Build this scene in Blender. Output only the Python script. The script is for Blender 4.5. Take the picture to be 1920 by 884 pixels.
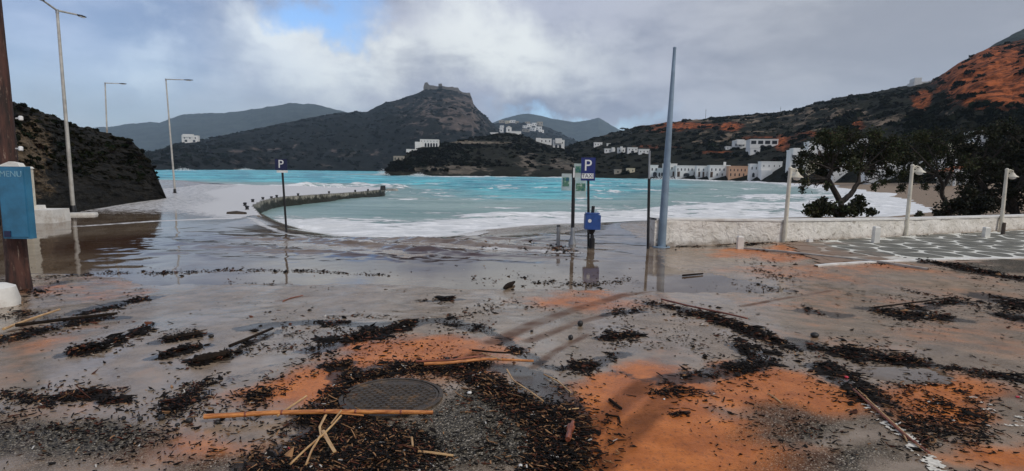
import bpy, bmesh, math, random
import numpy as np
from mathutils import Vector, Matrix
from mathutils.bvhtree import BVHTree

for o in list(bpy.data.objects):
    bpy.data.objects.remove(o)
random.seed(7)
RNG = np.random.default_rng(11)
scene = bpy.context.scene
COL = scene.collection
R = math.radians

# ------------------------------------------------------------------ camera
FPX, CX, CY = 1012.0, 960.0, 442.0          # focal length and centre in photo pixels
CAM = np.array([0.0, 0.0, 1.7])
PITCH, ROLL = math.atan(121 / 1012), 0.0129
_f = np.array([0, math.cos(PITCH), -math.sin(PITCH)])
_u0 = np.array([0, math.sin(PITCH), math.cos(PITCH)])
_r0 = np.array([1.0, 0, 0])
_u = _u0 * math.cos(ROLL) - _r0 * math.sin(ROLL)
_r = _r0 * math.cos(ROLL) + _u0 * math.sin(ROLL)
cam_data = bpy.data.cameras.new('camera')
cam_data.sensor_width = 36
cam_data.lens = 36 * FPX / 1920
cam_data.clip_start = 0.05
cam_data.clip_end = 20000
cam = bpy.data.objects.new('camera', cam_data)
COL.objects.link(cam)
M = Matrix.Identity(4)
for i in range(3):
    M[i][0], M[i][1], M[i][2], M[i][3] = _r[i], _u[i], -_f[i], CAM[i]
cam.matrix_world = M
scene.camera = cam

# ------------------------------------------------------------------ world, sun, exposure
SUN_AZ, SUN_EL = R(128), R(42)        # azimuth clockwise from +Y: behind the viewer, to the right
scene.view_settings.view_transform = 'Standard'
scene.view_settings.look = 'None'
scene.view_settings.exposure = 0.38
scene.view_settings.gamma = 1.0
scene.view_settings.use_curve_mapping = False


class NT:
    """small node-tree helper"""
    def __init__(s, tree):
        s.t = tree
        s.n = tree.nodes
        s.l = tree.links

    def add(s, kind, **kw):
        n = s.n.new(kind)
        for k, v in kw.items():
            setattr(n, k, v)
        return n

    def put(s, sock, v):
        if isinstance(v, bpy.types.NodeSocket):
            s.l.new(v, sock)
        elif v is not None:
            if hasattr(sock, 'default_value'):
                dv = sock.default_value
                if hasattr(dv, '__len__') and not hasattr(v, '__len__'):
                    v = (v,) * len(dv)
                elif hasattr(dv, '__len__') and len(dv) == 4 and len(v) == 3:
                    v = (*v, 1)
                sock.default_value = v

    def math(s, op, a, b=None, c=None, clamp=False):
        n = s.add('ShaderNodeMath', operation=op, use_clamp=clamp)
        for i, v in enumerate((a, b, c)):
            if v is not None:
                s.put(n.inputs[i], v)
        return n.outputs[0]

    def vec(s, op, a, b=None, scale=None):
        n = s.add('ShaderNodeVectorMath', operation=op)
        s.put(n.inputs[0], a)
        if b is not None:
            s.put(n.inputs[1], b)
        if scale is not None:
            s.put(n.inputs['Scale'], scale)
        return n.outputs['Value'] if op in ('LENGTH', 'DOT_PRODUCT', 'DISTANCE') else n.outputs[0]

    def mix(s, f, a, b, mode='MIX'):
        n = s.add('ShaderNodeMix', data_type='RGBA', blend_type=mode)
        s.put(n.inputs[0], f)
        s.put(n.inputs[6], a)
        s.put(n.inputs[7], b)
        return n.outputs[2]

    def mixf(s, f, a, b):
        n = s.add('ShaderNodeMix', data_type='FLOAT')
        s.put(n.inputs[0], f)
        s.put(n.inputs[2], a)
        s.put(n.inputs[3], b)
        return n.outputs[0]

    def step(s, v, lo, hi, a=0.0, b=1.0, smooth=True):
        n = s.add('ShaderNodeMapRange', interpolation_type='SMOOTHSTEP' if smooth else 'LINEAR')
        n.clamp = True
        for i, x in enumerate((v, lo, hi, a, b)):
            s.put(n.inputs[i], x)
        return n.outputs[0]

    def noise(s, vec=None, scale=5, detail=4, rough=0.55, dist=0.0, out=0):
        n = s.add('ShaderNodeTexNoise')
        if vec is not None:
            s.put(n.inputs['Vector'], vec)
        n.inputs['Scale'].default_value = scale
        n.inputs['Detail'].default_value = detail
        n.inputs['Roughness'].default_value = rough
        n.inputs['Distortion'].default_value = dist
        return n.outputs[out]

    def voro(s, vec=None, scale=5, feature='F1', out='Distance'):
        n = s.add('ShaderNodeTexVoronoi', feature=feature)
        if vec is not None:
            s.put(n.inputs['Vector'], vec)
        n.inputs['Scale'].default_value = scale
        return n.outputs[out]

    def attr(s, name):
        n = s.add('ShaderNodeAttribute', attribute_name=name)
        return n.outputs['Fac']

    def attrc(s, name):
        n = s.add('ShaderNodeAttribute', attribute_name=name)
        return n.outputs['Color']

    def pos(s):
        return s.add('ShaderNodeNewGeometry').outputs['Position']

    def bump(s, h, strength=0.5, dist=0.02, normal=None):
        n = s.add('ShaderNodeBump')
        n.inputs['Strength'].default_value = strength
        n.inputs['Distance'].default_value = dist
        s.put(n.inputs['Height'], h)
        if normal is not None:
            s.put(n.inputs['Normal'], normal)
        return n.outputs[0]


def ray(px, py):
    return _r * ((px - CX) / FPX) + _u * ((CY - py) / FPX) + _f


def at_z(px, py, z):
    d = ray(px, py)
    return CAM + d * ((z - CAM[2]) / d[2])


def at_y(px, py, y):
    d = ray(px, py)
    return CAM + d * (y / d[1])


world = bpy.data.worlds.new('World')
scene.world = world
world.use_nodes = True
w = NT(world.node_tree)
w.n.clear()
SKYS = 0.1
out = w.add('ShaderNodeOutputWorld')
bg = w.add('ShaderNodeBackground')
bg.inputs['Strength'].default_value = SKYS
w.l.new(bg.outputs[0], out.inputs[0])
sky = w.add('ShaderNodeTexSky', sky_type='NISHITA')
sky.sun_disc = False
sky.sun_elevation = SUN_EL
sky.sun_rotation = SUN_AZ
sky.altitude = 5
sky.air_density = 1.0
sky.dust_density = 1.0
dirv = w.add('ShaderNodeTexCoord').outputs['Generated']
wob = w.vec('SUBTRACT', w.noise(dirv, 4.5, 7, 0.6, out=1), (0.5, 0.5, 0.5))
wob2 = w.vec('SUBTRACT', w.noise(dirv, 16, 5, 0.6, out=1), (0.5, 0.5, 0.5))
wdir = w.vec('ADD', w.vec('ADD', dirv, w.vec('SCALE', wob, scale=0.28)), w.vec('SCALE', wob2, scale=0.06))


def blob(px, py, rx, rz, soft=0.15):
    d = ray(px, py)
    d = d / np.linalg.norm(d)
    v = w.vec('SUBTRACT', wdir, tuple(d))
    v = w.vec('MULTIPLY', v, (1 / rx, 0.7 / rx, 1 / rz))
    return w.step(w.vec('LENGTH', v), 1.25, soft)


sep = w.add('ShaderNodeSeparateXYZ')
w.put(sep.inputs[0], dirv)
cv = w.vec('MULTIPLY', dirv, (1.0, 1.0, 2.6))
n1 = w.noise(cv, 2.4, 7, 0.55, 0.3)
n2 = w.noise(cv, 7.0, 6, 0.6, 0.2)
nn = w.math('ADD', w.math('MULTIPLY', n1, 0.7), w.math('MULTIPLY', n2, 0.3))
cloud = w.mix(w.step(nn, 0.38, 0.60), (0.20, 0.235, 0.34), (0.43, 0.46, 0.56))
side = w.step(sep.outputs[0], 0.0, 0.5)
cloud = w.mix(w.math('MULTIPLY', side, 0.75), cloud, w.mix(w.step(nn, 0.36, 0.64), (0.31, 0.32, 0.355), (0.44, 0.45, 0.475)))
white = w.math('MAXIMUM', w.math('MAXIMUM', blob(950, 95, .22, .085), blob(650, 110, .22, .075)),
               w.math('MAXIMUM', blob(540, 60, .10, .05), w.math('MULTIPLY', blob(262, 110, .06, .05), 0.55)))
white = w.math('MULTIPLY', white, w.step(n2, 0.30, 0.56, 0.55, 1.0))
cloud = w.mix(w.math('MULTIPLY', white, 0.88), cloud, (0.80, 0.84, 0.84))
low = w.math('MULTIPLY', w.step(sep.outputs[2], 0.20, 0.02), w.step(sep.outputs[0], 0.1, -0.45))
cloud = w.mix(w.math('MULTIPLY', low, 0.6), cloud, (0.50, 0.565, 0.60))
blue = w.math('MAXIMUM', blob(592, 2, .10, .05), w.math('MULTIPLY', blob(1085, 218, .16, .03), 0.9))
blue = w.math('MAXIMUM', blue, w.math('MULTIPLY', blob(10, 40, .4, .2), 0.28))
skyc = w.vec('MULTIPLY', sky.outputs[0], (1.15, 1.35, 1.6))
col = w.mix(blue, w.vec('SCALE', cloud, scale=0.92 / SKYS), skyc)
w.put(bg.inputs['Color'], col)

sun_d = bpy.data.lights.new('sun', 'SUN')
sun_d.energy = 1.5
sun_d.angle = R(14)
sun_d.color = (1.0, 0.95, 0.87)
sun = bpy.data.objects.new('sun', sun_d)
COL.objects.link(sun)
sv = Vector((math.sin(SUN_AZ) * math.cos(SUN_EL), math.cos(SUN_AZ) * math.cos(SUN_EL), math.sin(SUN_EL)))
sun.rotation_euler = sv.to_track_quat('Z', 'Y').to_euler()
sun.location = (20, -20, 40)

# ------------------------------------------------------------------ numpy noise


def _hash(ix, iy, iz, seed):
    h = (ix.astype(np.int64) * 374761393 + iy.astype(np.int64) * 668265263 + iz.astype(np.int64) * 2147483647 + seed * 1274126177) & 0xFFFFFFFF
    h = ((h ^ (h >> 13)) * 1274126177) & 0xFFFFFFFF
    h = ((h ^ (h >> 16)) * 2246822519) & 0xFFFFFFFF
    return ((h ^ (h >> 15)) & 0xFFFFFF) / float(0xFFFFFF)


def vnoise(x, y, z=None, seed=0):
    x, y = np.broadcast_arrays(np.asarray(x, float), np.asarray(y, float))
    z = np.zeros_like(x) if z is None else np.broadcast_to(np.asarray(z, float), x.shape)
    x0, y0, z0 = np.floor(x), np.floor(y), np.floor(z)
    fx, fy, fz = x - x0, y - y0, z - z0
    fx, fy, fz = [t * t * t * (t * (t * 6 - 15) + 10) for t in (fx, fy, fz)]
    r = 0
    for dx in (0, 1):
        for dy in (0, 1):
            for dz in (0, 1):
                wgt = (fx if dx else 1 - fx) * (fy if dy else 1 - fy) * (fz if dz else 1 - fz)
                r = r + wgt * _hash(x0 + dx, y0 + dy, z0 + dz, seed)
    return r * 2 - 1


def fbm(x, y, z=None, oct=4, seed=0, gain=0.5, lac=2.03):
    a, s, t = 1.0, 0.0, 0.0
    x = np.asarray(x, float); y = np.asarray(y, float)
    for i in range(oct):
        s = s + a * vnoise(x, y, z, seed + i * 17)
        t += a
        a *= gain
        x = x * lac + 3.7; y = y * lac - 1.3
        if z is not None:
            z = np.asarray(z, float) * lac + 0.7
    return s / t


def sstep(e0, e1, x):
    t = np.clip((np.asarray(x, float) - e0) / (e1 - e0), 0, 1)
    return t * t * (3 - 2 * t)


# ------------------------------------------------------------------ object helpers
def mesh_np(name, V, F, smooth=False):
    V = np.asarray(V, np.float32)
    F = np.asarray(F, np.int32)
    me = bpy.data.meshes.new(name)
    k = F.shape[1]
    me.vertices.add(len(V))
    me.vertices.foreach_set('co', V.ravel())
    me.loops.add(F.size)
    me.loops.foreach_set('vertex_index', F.ravel())
    me.polygons.add(len(F))
    me.polygons.foreach_set('loop_start', np.arange(0, F.size, k, dtype=np.int32))
    me.polygons.foreach_set('loop_total', np.full(len(F), k, np.int32))
    me.polygons.foreach_set('use_smooth', np.full(len(F), smooth, bool))
    me.update(calc_edges=True)
    return me


def fattr(me, name, arr):
    a = me.attributes.new(name, 'FLOAT', 'POINT')
    a.data.foreach_set('value', np.asarray(arr, np.float32).ravel())


def cattr(me, name, arr):
    a = me.attributes.new(name, 'FLOAT_COLOR', 'POINT')
    arr = np.asarray(arr, np.float32)
    if arr.shape[1] == 3:
        arr = np.concatenate([arr, np.ones((len(arr), 1), np.float32)], 1)
    a.data.foreach_set('color', arr.ravel())


def link(name, me, mat=None, parent=None, loc=None):
    o = bpy.data.objects.new(name, me)
    COL.objects.link(o)
    if mat is not None and me is not None and len(me.materials) == 0:
        me.materials.append(mat)
    if parent is not None:
        o.parent = parent
    if loc is not None:
        o.location = loc
    return o


def tag(o, label=None, cat=None, group=None, kind=None):
    if label: o['label'] = label
    if cat: o['category'] = cat
    if group: o['group'] = group
    if kind: o['kind'] = kind
    return o


def empty(name, loc, rz=0.0, label=None, cat=None, group=None):
    o = bpy.data.objects.new(name, None)
    COL.objects.link(o)
    o.empty_display_size = 0.1
    o.location = [float(c) for c in loc]
    o.rotation_euler = (0, 0, rz)
    return tag(o, label, cat, group)


class MB:
    """collects shapes, then links them as ONE mesh object"""
    def __init__(s):
        s.v, s.f = [], []

    def _add(s, vs, fs):
        b = len(s.v)
        s.v += [tuple(map(float, p)) for p in vs]
        s.f += [tuple(i + b for i in f) for f in fs]
        return s

    def box(s, c, size, rz=0.0, taper=1.0):
        cx, cy, cz = c
        a, b, h = [d / 2 for d in size]
        vs = []
        for z, k in ((-h, 1.0), (h, taper)):
            for x, y in ((-a, -b), (a, -b), (a, b), (-a, b)):
                X, Y = x * k, y * k
                vs.append((cx + X * math.cos(rz) - Y * math.sin(rz), cy + X * math.sin(rz) + Y * math.cos(rz), cz + z))
        return s._add(vs, [(3, 2, 1, 0), (4, 5, 6, 7), (0, 1, 5, 4), (1, 2, 6, 5), (2, 3, 7, 6), (3, 0, 4, 7)])

    def tube(s, pts, radii, n=10, cap=True):
        pts = [Vector([float(c) for c in p]) for p in pts]
        if not hasattr(radii, '__len__'):
            radii = [radii] * len(pts)
        rings = []
        ref = None
        for i, p in enumerate(pts):
            t = (pts[min(i + 1, len(pts) - 1)] - pts[max(i - 1, 0)])
            if t.length < 1e-9:
                t = Vector((0, 0, 1))
            t.normalize()
            if ref is None:
                ref = Vector((1, 0, 0)) if abs(t.x) < 0.9 else Vector((0, 1, 0))
            a = (ref - t * ref.dot(t)).normalized()
            ref = a
            b = t.cross(a)
            rings.append([p + (a * math.cos(2 * math.pi * k / n) + b * math.sin(2 * math.pi * k / n)) * radii[i] for k in range(n)])
        vs = [q for r in rings for q in r]
        fs = []
        for i in range(len(pts) - 1):
            for k in range(n):
                fs.append((i * n + k, i * n + (k + 1) % n, (i + 1) * n + (k + 1) % n, (i + 1) * n + k))
        if cap:
            fs.append(tuple(range(n - 1, -1, -1)))
            fs.append(tuple((len(pts) - 1) * n + k for k in range(n)))
        return s._add(vs, fs)

    def lathe(s, prof, c=(0, 0, 0), n=20):
        vs, fs = [], []
        for r, z in prof:
            for k in range(n):
                a = 2 * math.pi * k / n
                vs.append((c[0] + r * math.cos(a), c[1] + r * math.sin(a), c[2] + z))
        for i in range(len(prof) - 1):
            for k in range(n):
                fs.append((i * n + k, i * n + (k + 1) % n, (i + 1) * n + (k + 1) % n, (i + 1) * n + k))
        fs.append(tuple(range(n - 1, -1, -1)))
        fs.append(tuple((len(prof) - 1) * n + k for k in range(n)))
        return s._add(vs, fs)

    def prism(s, poly, y0, y1):
        """polygon in x,z extruded along y"""
        n = len(poly)
        vs = [(x, y0, z) for x, z in poly] + [(x, y1, z) for x, z in poly]
        fs = [tuple(range(n)), tuple(range(2 * n - 1, n - 1, -1))]
        fs += [(k, k + n, (k + 1) % n + n, (k + 1) % n) for k in range(n)]
        return s._add(vs, fs)

    def mesh(s, name, smooth=False):
        me = bpy.data.meshes.new(name)
        me.from_pydata(s.v, [], s.f)
        bm = bmesh.new()
        bm.from_mesh(me)
        bmesh.ops.recalc_face_normals(bm, faces=bm.faces)
        bm.to_mesh(me)
        bm.free()
        if smooth:
            me.polygons.foreach_set('use_smooth', [True] * len(me.polygons))
            me.set_sharp_from_angle(angle=R(40))
        me.update()
        return me

    def build(s, name, mat, parent=None, loc=None, smooth=False):
        return link(name, s.mesh(name, smooth), mat, parent, loc)


def text_mesh(txt, size, depth=0.004, name='lettering'):
    cu = bpy.data.curves.new(name, 'FONT')
    cu.body = txt
    cu.size = size
    cu.extrude = depth
    cu.align_x = 'CENTER'
    cu.align_y = 'CENTER'
    o = bpy.data.objects.new('tmp', cu)
    COL.objects.link(o)
    dg = bpy.context.evaluated_depsgraph_get()
    me = bpy.data.meshes.new_from_object(o.evaluated_get(dg))
    bpy.data.objects.remove(o)
    bpy.data.curves.remove(cu)
    me.name = name
    me.materials.clear()
    me.transform(Matrix.Rotation(R(90), 4, 'X'))     # stands upright, faces -Y
    return me


# ------------------------------------------------------------------ materials
MATS = {}


def new_mat(name):
    m = bpy.data.materials.new(name)
    m.use_nodes = True
    t = NT(m.node_tree)
    b = m.node_tree.nodes['Principled BSDF']
    MATS[name] = m
    return m, t, b


def simple(name, colr, rough=0.6, metal=0.0, var=0.25, scale=6.0, bump=0.15, bscale=30, spec=0.5, dirt=None, dirt_amt=0.5):
    m, t, b = new_mat(name)
    tc = t.add('ShaderNodeTexCoord').outputs['Object']
    n = t.noise(tc, scale, 5, 0.6)
    c = t.mix(t.step(n, 0.3, 0.7), tuple(x * (1 - var) for x in colr), tuple(min(1, x * (1 + var)) for x in colr))
    if dirt is not None:
        d = t.step(t.noise(tc, scale * 0.6, 7, 0.7), 0.52, 0.68)
        c = t.mix(t.math('MULTIPLY', d, dirt_amt), c, dirt)
    t.put(b.inputs['Base Color'], c)
    t.put(b.inputs['Roughness'], t.step(n, 0.2, 0.8, rough * 0.8, min(1, rough * 1.2)))
    b.inputs['Metallic'].default_value = metal
    b.inputs['Specular IOR Level'].default_value = spec
    if bump:
        t.put(b.inputs['Normal'], t.bump(t.noise(tc, bscale, 4, 0.6), bump, 0.01))
    return m


SEA_Z = -1.0
FILM_Z = -0.342

# ================================================================== THE SETTING
# ---- shoreline of the bay, from the photo's waterline on the sea plane
_shore_px = [(490, 404), (515, 414), (545, 426), (600, 438), (680, 445), (760, 447), (850, 442), (900, 431), (960, 424), (1050, 419),
             (1220, 415), (1400, 412), (1560, 411), (1650, 409), (1738, 399), (1752, 389), (1706, 378), (1676, 367), (1612, 355.5),
             (1500, 346), (1380, 338.5), (1230, 335.2), (1060, 332.8), (930, 331.5), (820, 330.3), (735, 329)]
SHORE = [at_z(px, py, SEA_Z)[:2] for px, py in _shore_px]
SHORE += [np.array(p, float) for p in ((-60, 800), (-420, 800), (-900, 560), (-900, 90), (-80, 90), (-34, 75), (-24, 45))]
SHORE = np.array(SHORE)
QUAY = np.array([at_z(px, py, -0.35)[:2] for px, py in
                 [(488, 404), (474, 386), (492, 377), (511, 372.5), (530, 369.5), (570, 366.8), (640, 362.5), (680, 359.5), (719, 355.5),
                  (722, 352.5), (680, 351), (600, 349.5), (450, 347), (310, 345)]] + [np.array([-60.0, 66.0]), np.array([-60.0, 17.0])] +
                [at_z(px, py_, -0.35)[:2] for px, py_ in ((250, 428), (360, 421), (440, 411), (476, 404))])


def inside(poly, x, y):
    x = np.asarray(x, float); y = np.asarray(y, float)
    r = np.zeros(x.shape, bool)
    n = len(poly)
    for i in range(n):
        x1, y1 = poly[i]; x2, y2 = poly[(i + 1) % n]
        c = (y1 > y) != (y2 > y)
        with np.errstate(divide='ignore', invalid='ignore'):
            xi = (x2 - x1) * (y - y1) / (y2 - y1 + 1e-12) + x1
        r ^= c & (x < xi)
    return r


def pdist(poly, x, y, closed=True):
    x = np.asarray(x, float); y = np.asarray(y, float)
    best = np.full(x.shape, 1e9)
    n = len(poly)
    for i in range(n if closed else n - 1):
        a = np.asarray(poly[i]); b = np.asarray(poly[(i + 1) % n])
        d = b - a
        L = d.dot(d) + 1e-12
        t = np.clip(((x - a[0]) * d[0] + (y - a[1]) * d[1]) / L, 0, 1)
        best = np.minimum(best, np.hypot(x - a[0] - t * d[0], y - a[1] - t * d[1]))
    return best


def inland(x, y):
    d = pdist(SHORE, x, y)
    return np.where(inside(SHORE, x, y), -d, d)


def gz(x, y, sd=None):
    x = np.asarray(x, float); y = np.asarray(y, float)
    if sd is None:
        sd = inland(x, y)
    T = -0.36 * sstep(2.2, 10.2, y)
    T = T + 0.13 * sstep(2.5, 8.5, x) * sstep(7.5, 13, y)
    T = T + 0.05 * sstep(-6.0, -8.2, x) * sstep(11.5, 8, y)
    T = T + (0.016 * fbm(x * 0.35, y * 0.35, oct=3, seed=5) + 0.005 * fbm(x * 1.7, y * 1.7, oct=2, seed=9)) * sstep(3.0, 6.0, y)
    T = T + 1.6 * sstep(45, 110, y)
    kq = 0.11 + 0.45 * np.exp(-((x + 13.0) ** 2 + (y - 27.0) ** 2) / 36.0)
    b = SEA_Z + np.where(sd > 0, kq * sd, 0.10 * sd)
    b = b + 0.03 * fbm(x * 0.2, y * 0.2, oct=2, seed=31)
    b = np.maximum(b, -4)
    # smooth minimum
    h = np.clip(0.5 + 0.5 * (b - T) / 0.12, 0, 1)
    return b * (1 - h) + T * h - 0.12 * h * (1 - h)


def gnd(px, py):
    """point of the ground seen at a photo pixel"""
    z = -0.2
    for _ in range(13):
        p = at_z(px, py, z)
        z = 0.35 * z + 0.65 * float(gz(p[0], p[1]))
    p = at_z(px, py, z)
    return np.array([p[0], p[1], float(gz(p[0], p[1]))])


def gnds(px, py):
    """vectorised"""
    px = np.asarray(px, float); py = np.asarray(py, float)
    d = _r[None] * ((px - CX) / FPX)[:, None] + _u[None] * ((CY - py) / FPX)[:, None] + _f[None]
    z = np.full(px.shape, -0.2)
    for _ in range(14):
        p = CAM[None] + d * ((z - CAM[2]) / d[:, 2])[:, None]
        z = 0.4 * z + 0.6 * gz(p[:, 0], p[:, 1])
    p = CAM[None] + d * ((z - CAM[2]) / d[:, 2])[:, None]
    p[:, 2] = gz(p[:, 0], p[:, 1])
    return p


def fan(ys, ts, off=1.5):
    Y, T_ = np.meshgrid(ys, ts, indexing='ij')
    X = T_ * (Y + off)
    nr, nc = Y.shape
    idx = np.arange(nr * nc).reshape(nr, nc)
    F = np.stack([idx[:-1, :-1], idx[:-1, 1:], idx[1:, 1:], idx[1:, :-1]], -1).reshape(-1, 4)
    return X.ravel(), Y.ravel(), F


def ellipse(cx, cy, rx, ry, x, y, ang=0.0):
    """photo ellipse turned into an ellipse on the ground; 1 inside, 0 outside (soft)"""
    c = gnd(cx, cy)
    ax = gnd(cx + rx * math.cos(ang), cy + rx * math.sin(ang))[:2] - c[:2]
    ay = (gnd(cx, cy + ry)[:2] - gnd(cx, cy - ry)[:2]) / 2
    A = np.array([ax, ay]).T
    try:
        iA = np.linalg.inv(A)
    except np.linalg.LinAlgError:
        return np.zeros_like(x)
    dx, dy = x - c[0], y - c[1]
    u = iA[0, 0] * dx + iA[0, 1] * dy
    v = iA[1, 0] * dx + iA[1, 1] * dy
    return np.clip(1.5 - np.hypot(u, v), 0, 1.5)


# ---- ground
ys = np.concatenate([-6 + 0 * np.zeros(1), np.linspace(-3, 1.0, 8), np.geomspace(1.4, 26, 430), np.geomspace(26.4, 420, 110)])
ts = np.linspace(-1.75, 1.75, 640)
gx, gy, GF = fan(ys, ts, 3.0)
gsd = inland(gx, gy)
gzz = gz(gx, gy, gsd)
gzz = gzz + 0.004 * fbm(gx * 6, gy * 6, oct=3, seed=40) * (gy < 20)
# mud, asphalt and track masks
wn = fbm(gx * 1.3, gy * 1.3, oct=5, seed=50)
wn2 = fbm(gx * 0.5, gy * 0.9, oct=4, seed=60)
wxo, wyo = gx.copy(), gy.copy()
wpx = gx + (.55 * fbm(gx * .8, gy * .8, oct=5, seed=51, gain=.6)) * np.clip(gy / 4, .5, 3)
wpy = gy + (.45 * fbm(gx * .8 + 9, gy * .8, oct=5, seed=52, gain=.6)) * np.clip(gy / 4, .5, 3)
mud = np.zeros_like(gx)
for e in [(760, 665, 190, 42, 1.0), (560, 735, 130, 45, 0.8), (1080, 560, 160, 22, .55), (1180, 770, 150, 75, 1.4), (1260, 850, 190, 60, 1.5), (1430, 735, 130, 55, 1.25),
          (1400, 870, 180, 50, 1.0), (1740, 740, 150, 50, .85), (1850, 860, 140, 50, 1.0), (1600, 505, 260, 26, .5), (1450, 470, 130, 12, .8),
          (130, 545, 130, 30, .4), (60, 700, 130, 70, .3), (340, 840, 150, 60, .5), (420, 850, 160, 50, .5), (1840, 620, 160, 60, .3), (1130, 505, 170, 12, .3), (1700, 640, 260, 40, .22), (1650, 560, 420, 70, .22), (1500, 640, 420, 60, .18), (300, 880, 420, 60, .3), (60, 650, 120, 60, .3)]:
    mud = np.maximum(mud, e[4] * ellipse(*e[:4], wpx, wpy))
mud = np.clip(mud * 1.1 + 0.34 * wn - 0.06, 0, 1)
asph = np.zeros_like(gx)
for e in [(880, 800, 130, 75, 1.3), (720, 840, 200, 60, 1.0), (1500, 805, 150, 60, .8), (1580, 875, 180, 50, .95), (120, 840, 240, 65, 1.05), (1330, 740, 70, 40, .4),  # bottom left asphalt weighted up to paint the corner darkening as well
          (1880, 500, 90, 14, 1.1), (450, 880, 220, 40, .7), (1620, 740, 120, 40, .5), (1880, 730, 90, 60, .5)]:
    asph = np.maximum(asph, e[4] * ellipse(*e[:4], wpx, wpy))
asph = np.clip(asph + 0.45 * wn - 0.15, 0, 1)


def polyw(pxs):
    return np.array([gnd(a, b)[:2] for a, b in pxs])


trk = np.zeros_like(gx)
for pl, hw in [([(925, 642), (1000, 608), (1080, 580), (1160, 556), (1245, 538)], .12), ([(990, 640), (1080, 606), (1160, 585)], .08),
               ([(1040, 860), (1120, 790), (1210, 720)], .11), ([(1110, 884), (1190, 800), (1270, 730)], .11), ([(1000, 690), (1040, 660), (1100, 628)], .05),
               ([(1390, 575), (1470, 560), (1560, 545)], .06), ([(830, 700), (900, 660)], .09), ([(520, 565), (580, 555)], .03)]:
    d = pdist(polyw(pl), gx, gy, closed=False)
    trk = np.maximum(trk, sstep(hw * 1.3, hw * .5, d))
trk = trk * np.clip(0.8 + 0.6 * fbm(gx * 5, gy * 5, oct=3, seed=70), 0, 1)
wet = np.zeros_like(gx)
for e in [(300, 610, 330, 90, 1.0), (260, 700, 240, 70, .8), (600, 560, 420, 50, 1.0), (1100, 500, 320, 40, 1.1), (1350, 570, 260, 60, .5), (1700, 702, 75, 18, 1.3),
          (1100, 640, 200, 40, .4), (1250, 620, 200, 50, .4), (700, 470, 900, 60, 1.1), (150, 770, 150, 50, .3)]:
    wet = np.maximum(wet, e[4] * ellipse(*e[:4], wpx, wpy))
wet = np.clip(wet + 0.3 * wn2 - 0.05, 0, 1)
wet = np.where(gsd < 22, np.maximum(wet, .75 * sstep(22, 9, gsd) * (gy > 14)), wet) * (1 - .8 * sstep(7, 12, gx) * (gy > 17))
mud = np.maximum(mud, .14 * sstep(7, 12, gx) * sstep(17, 22, gy))
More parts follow.
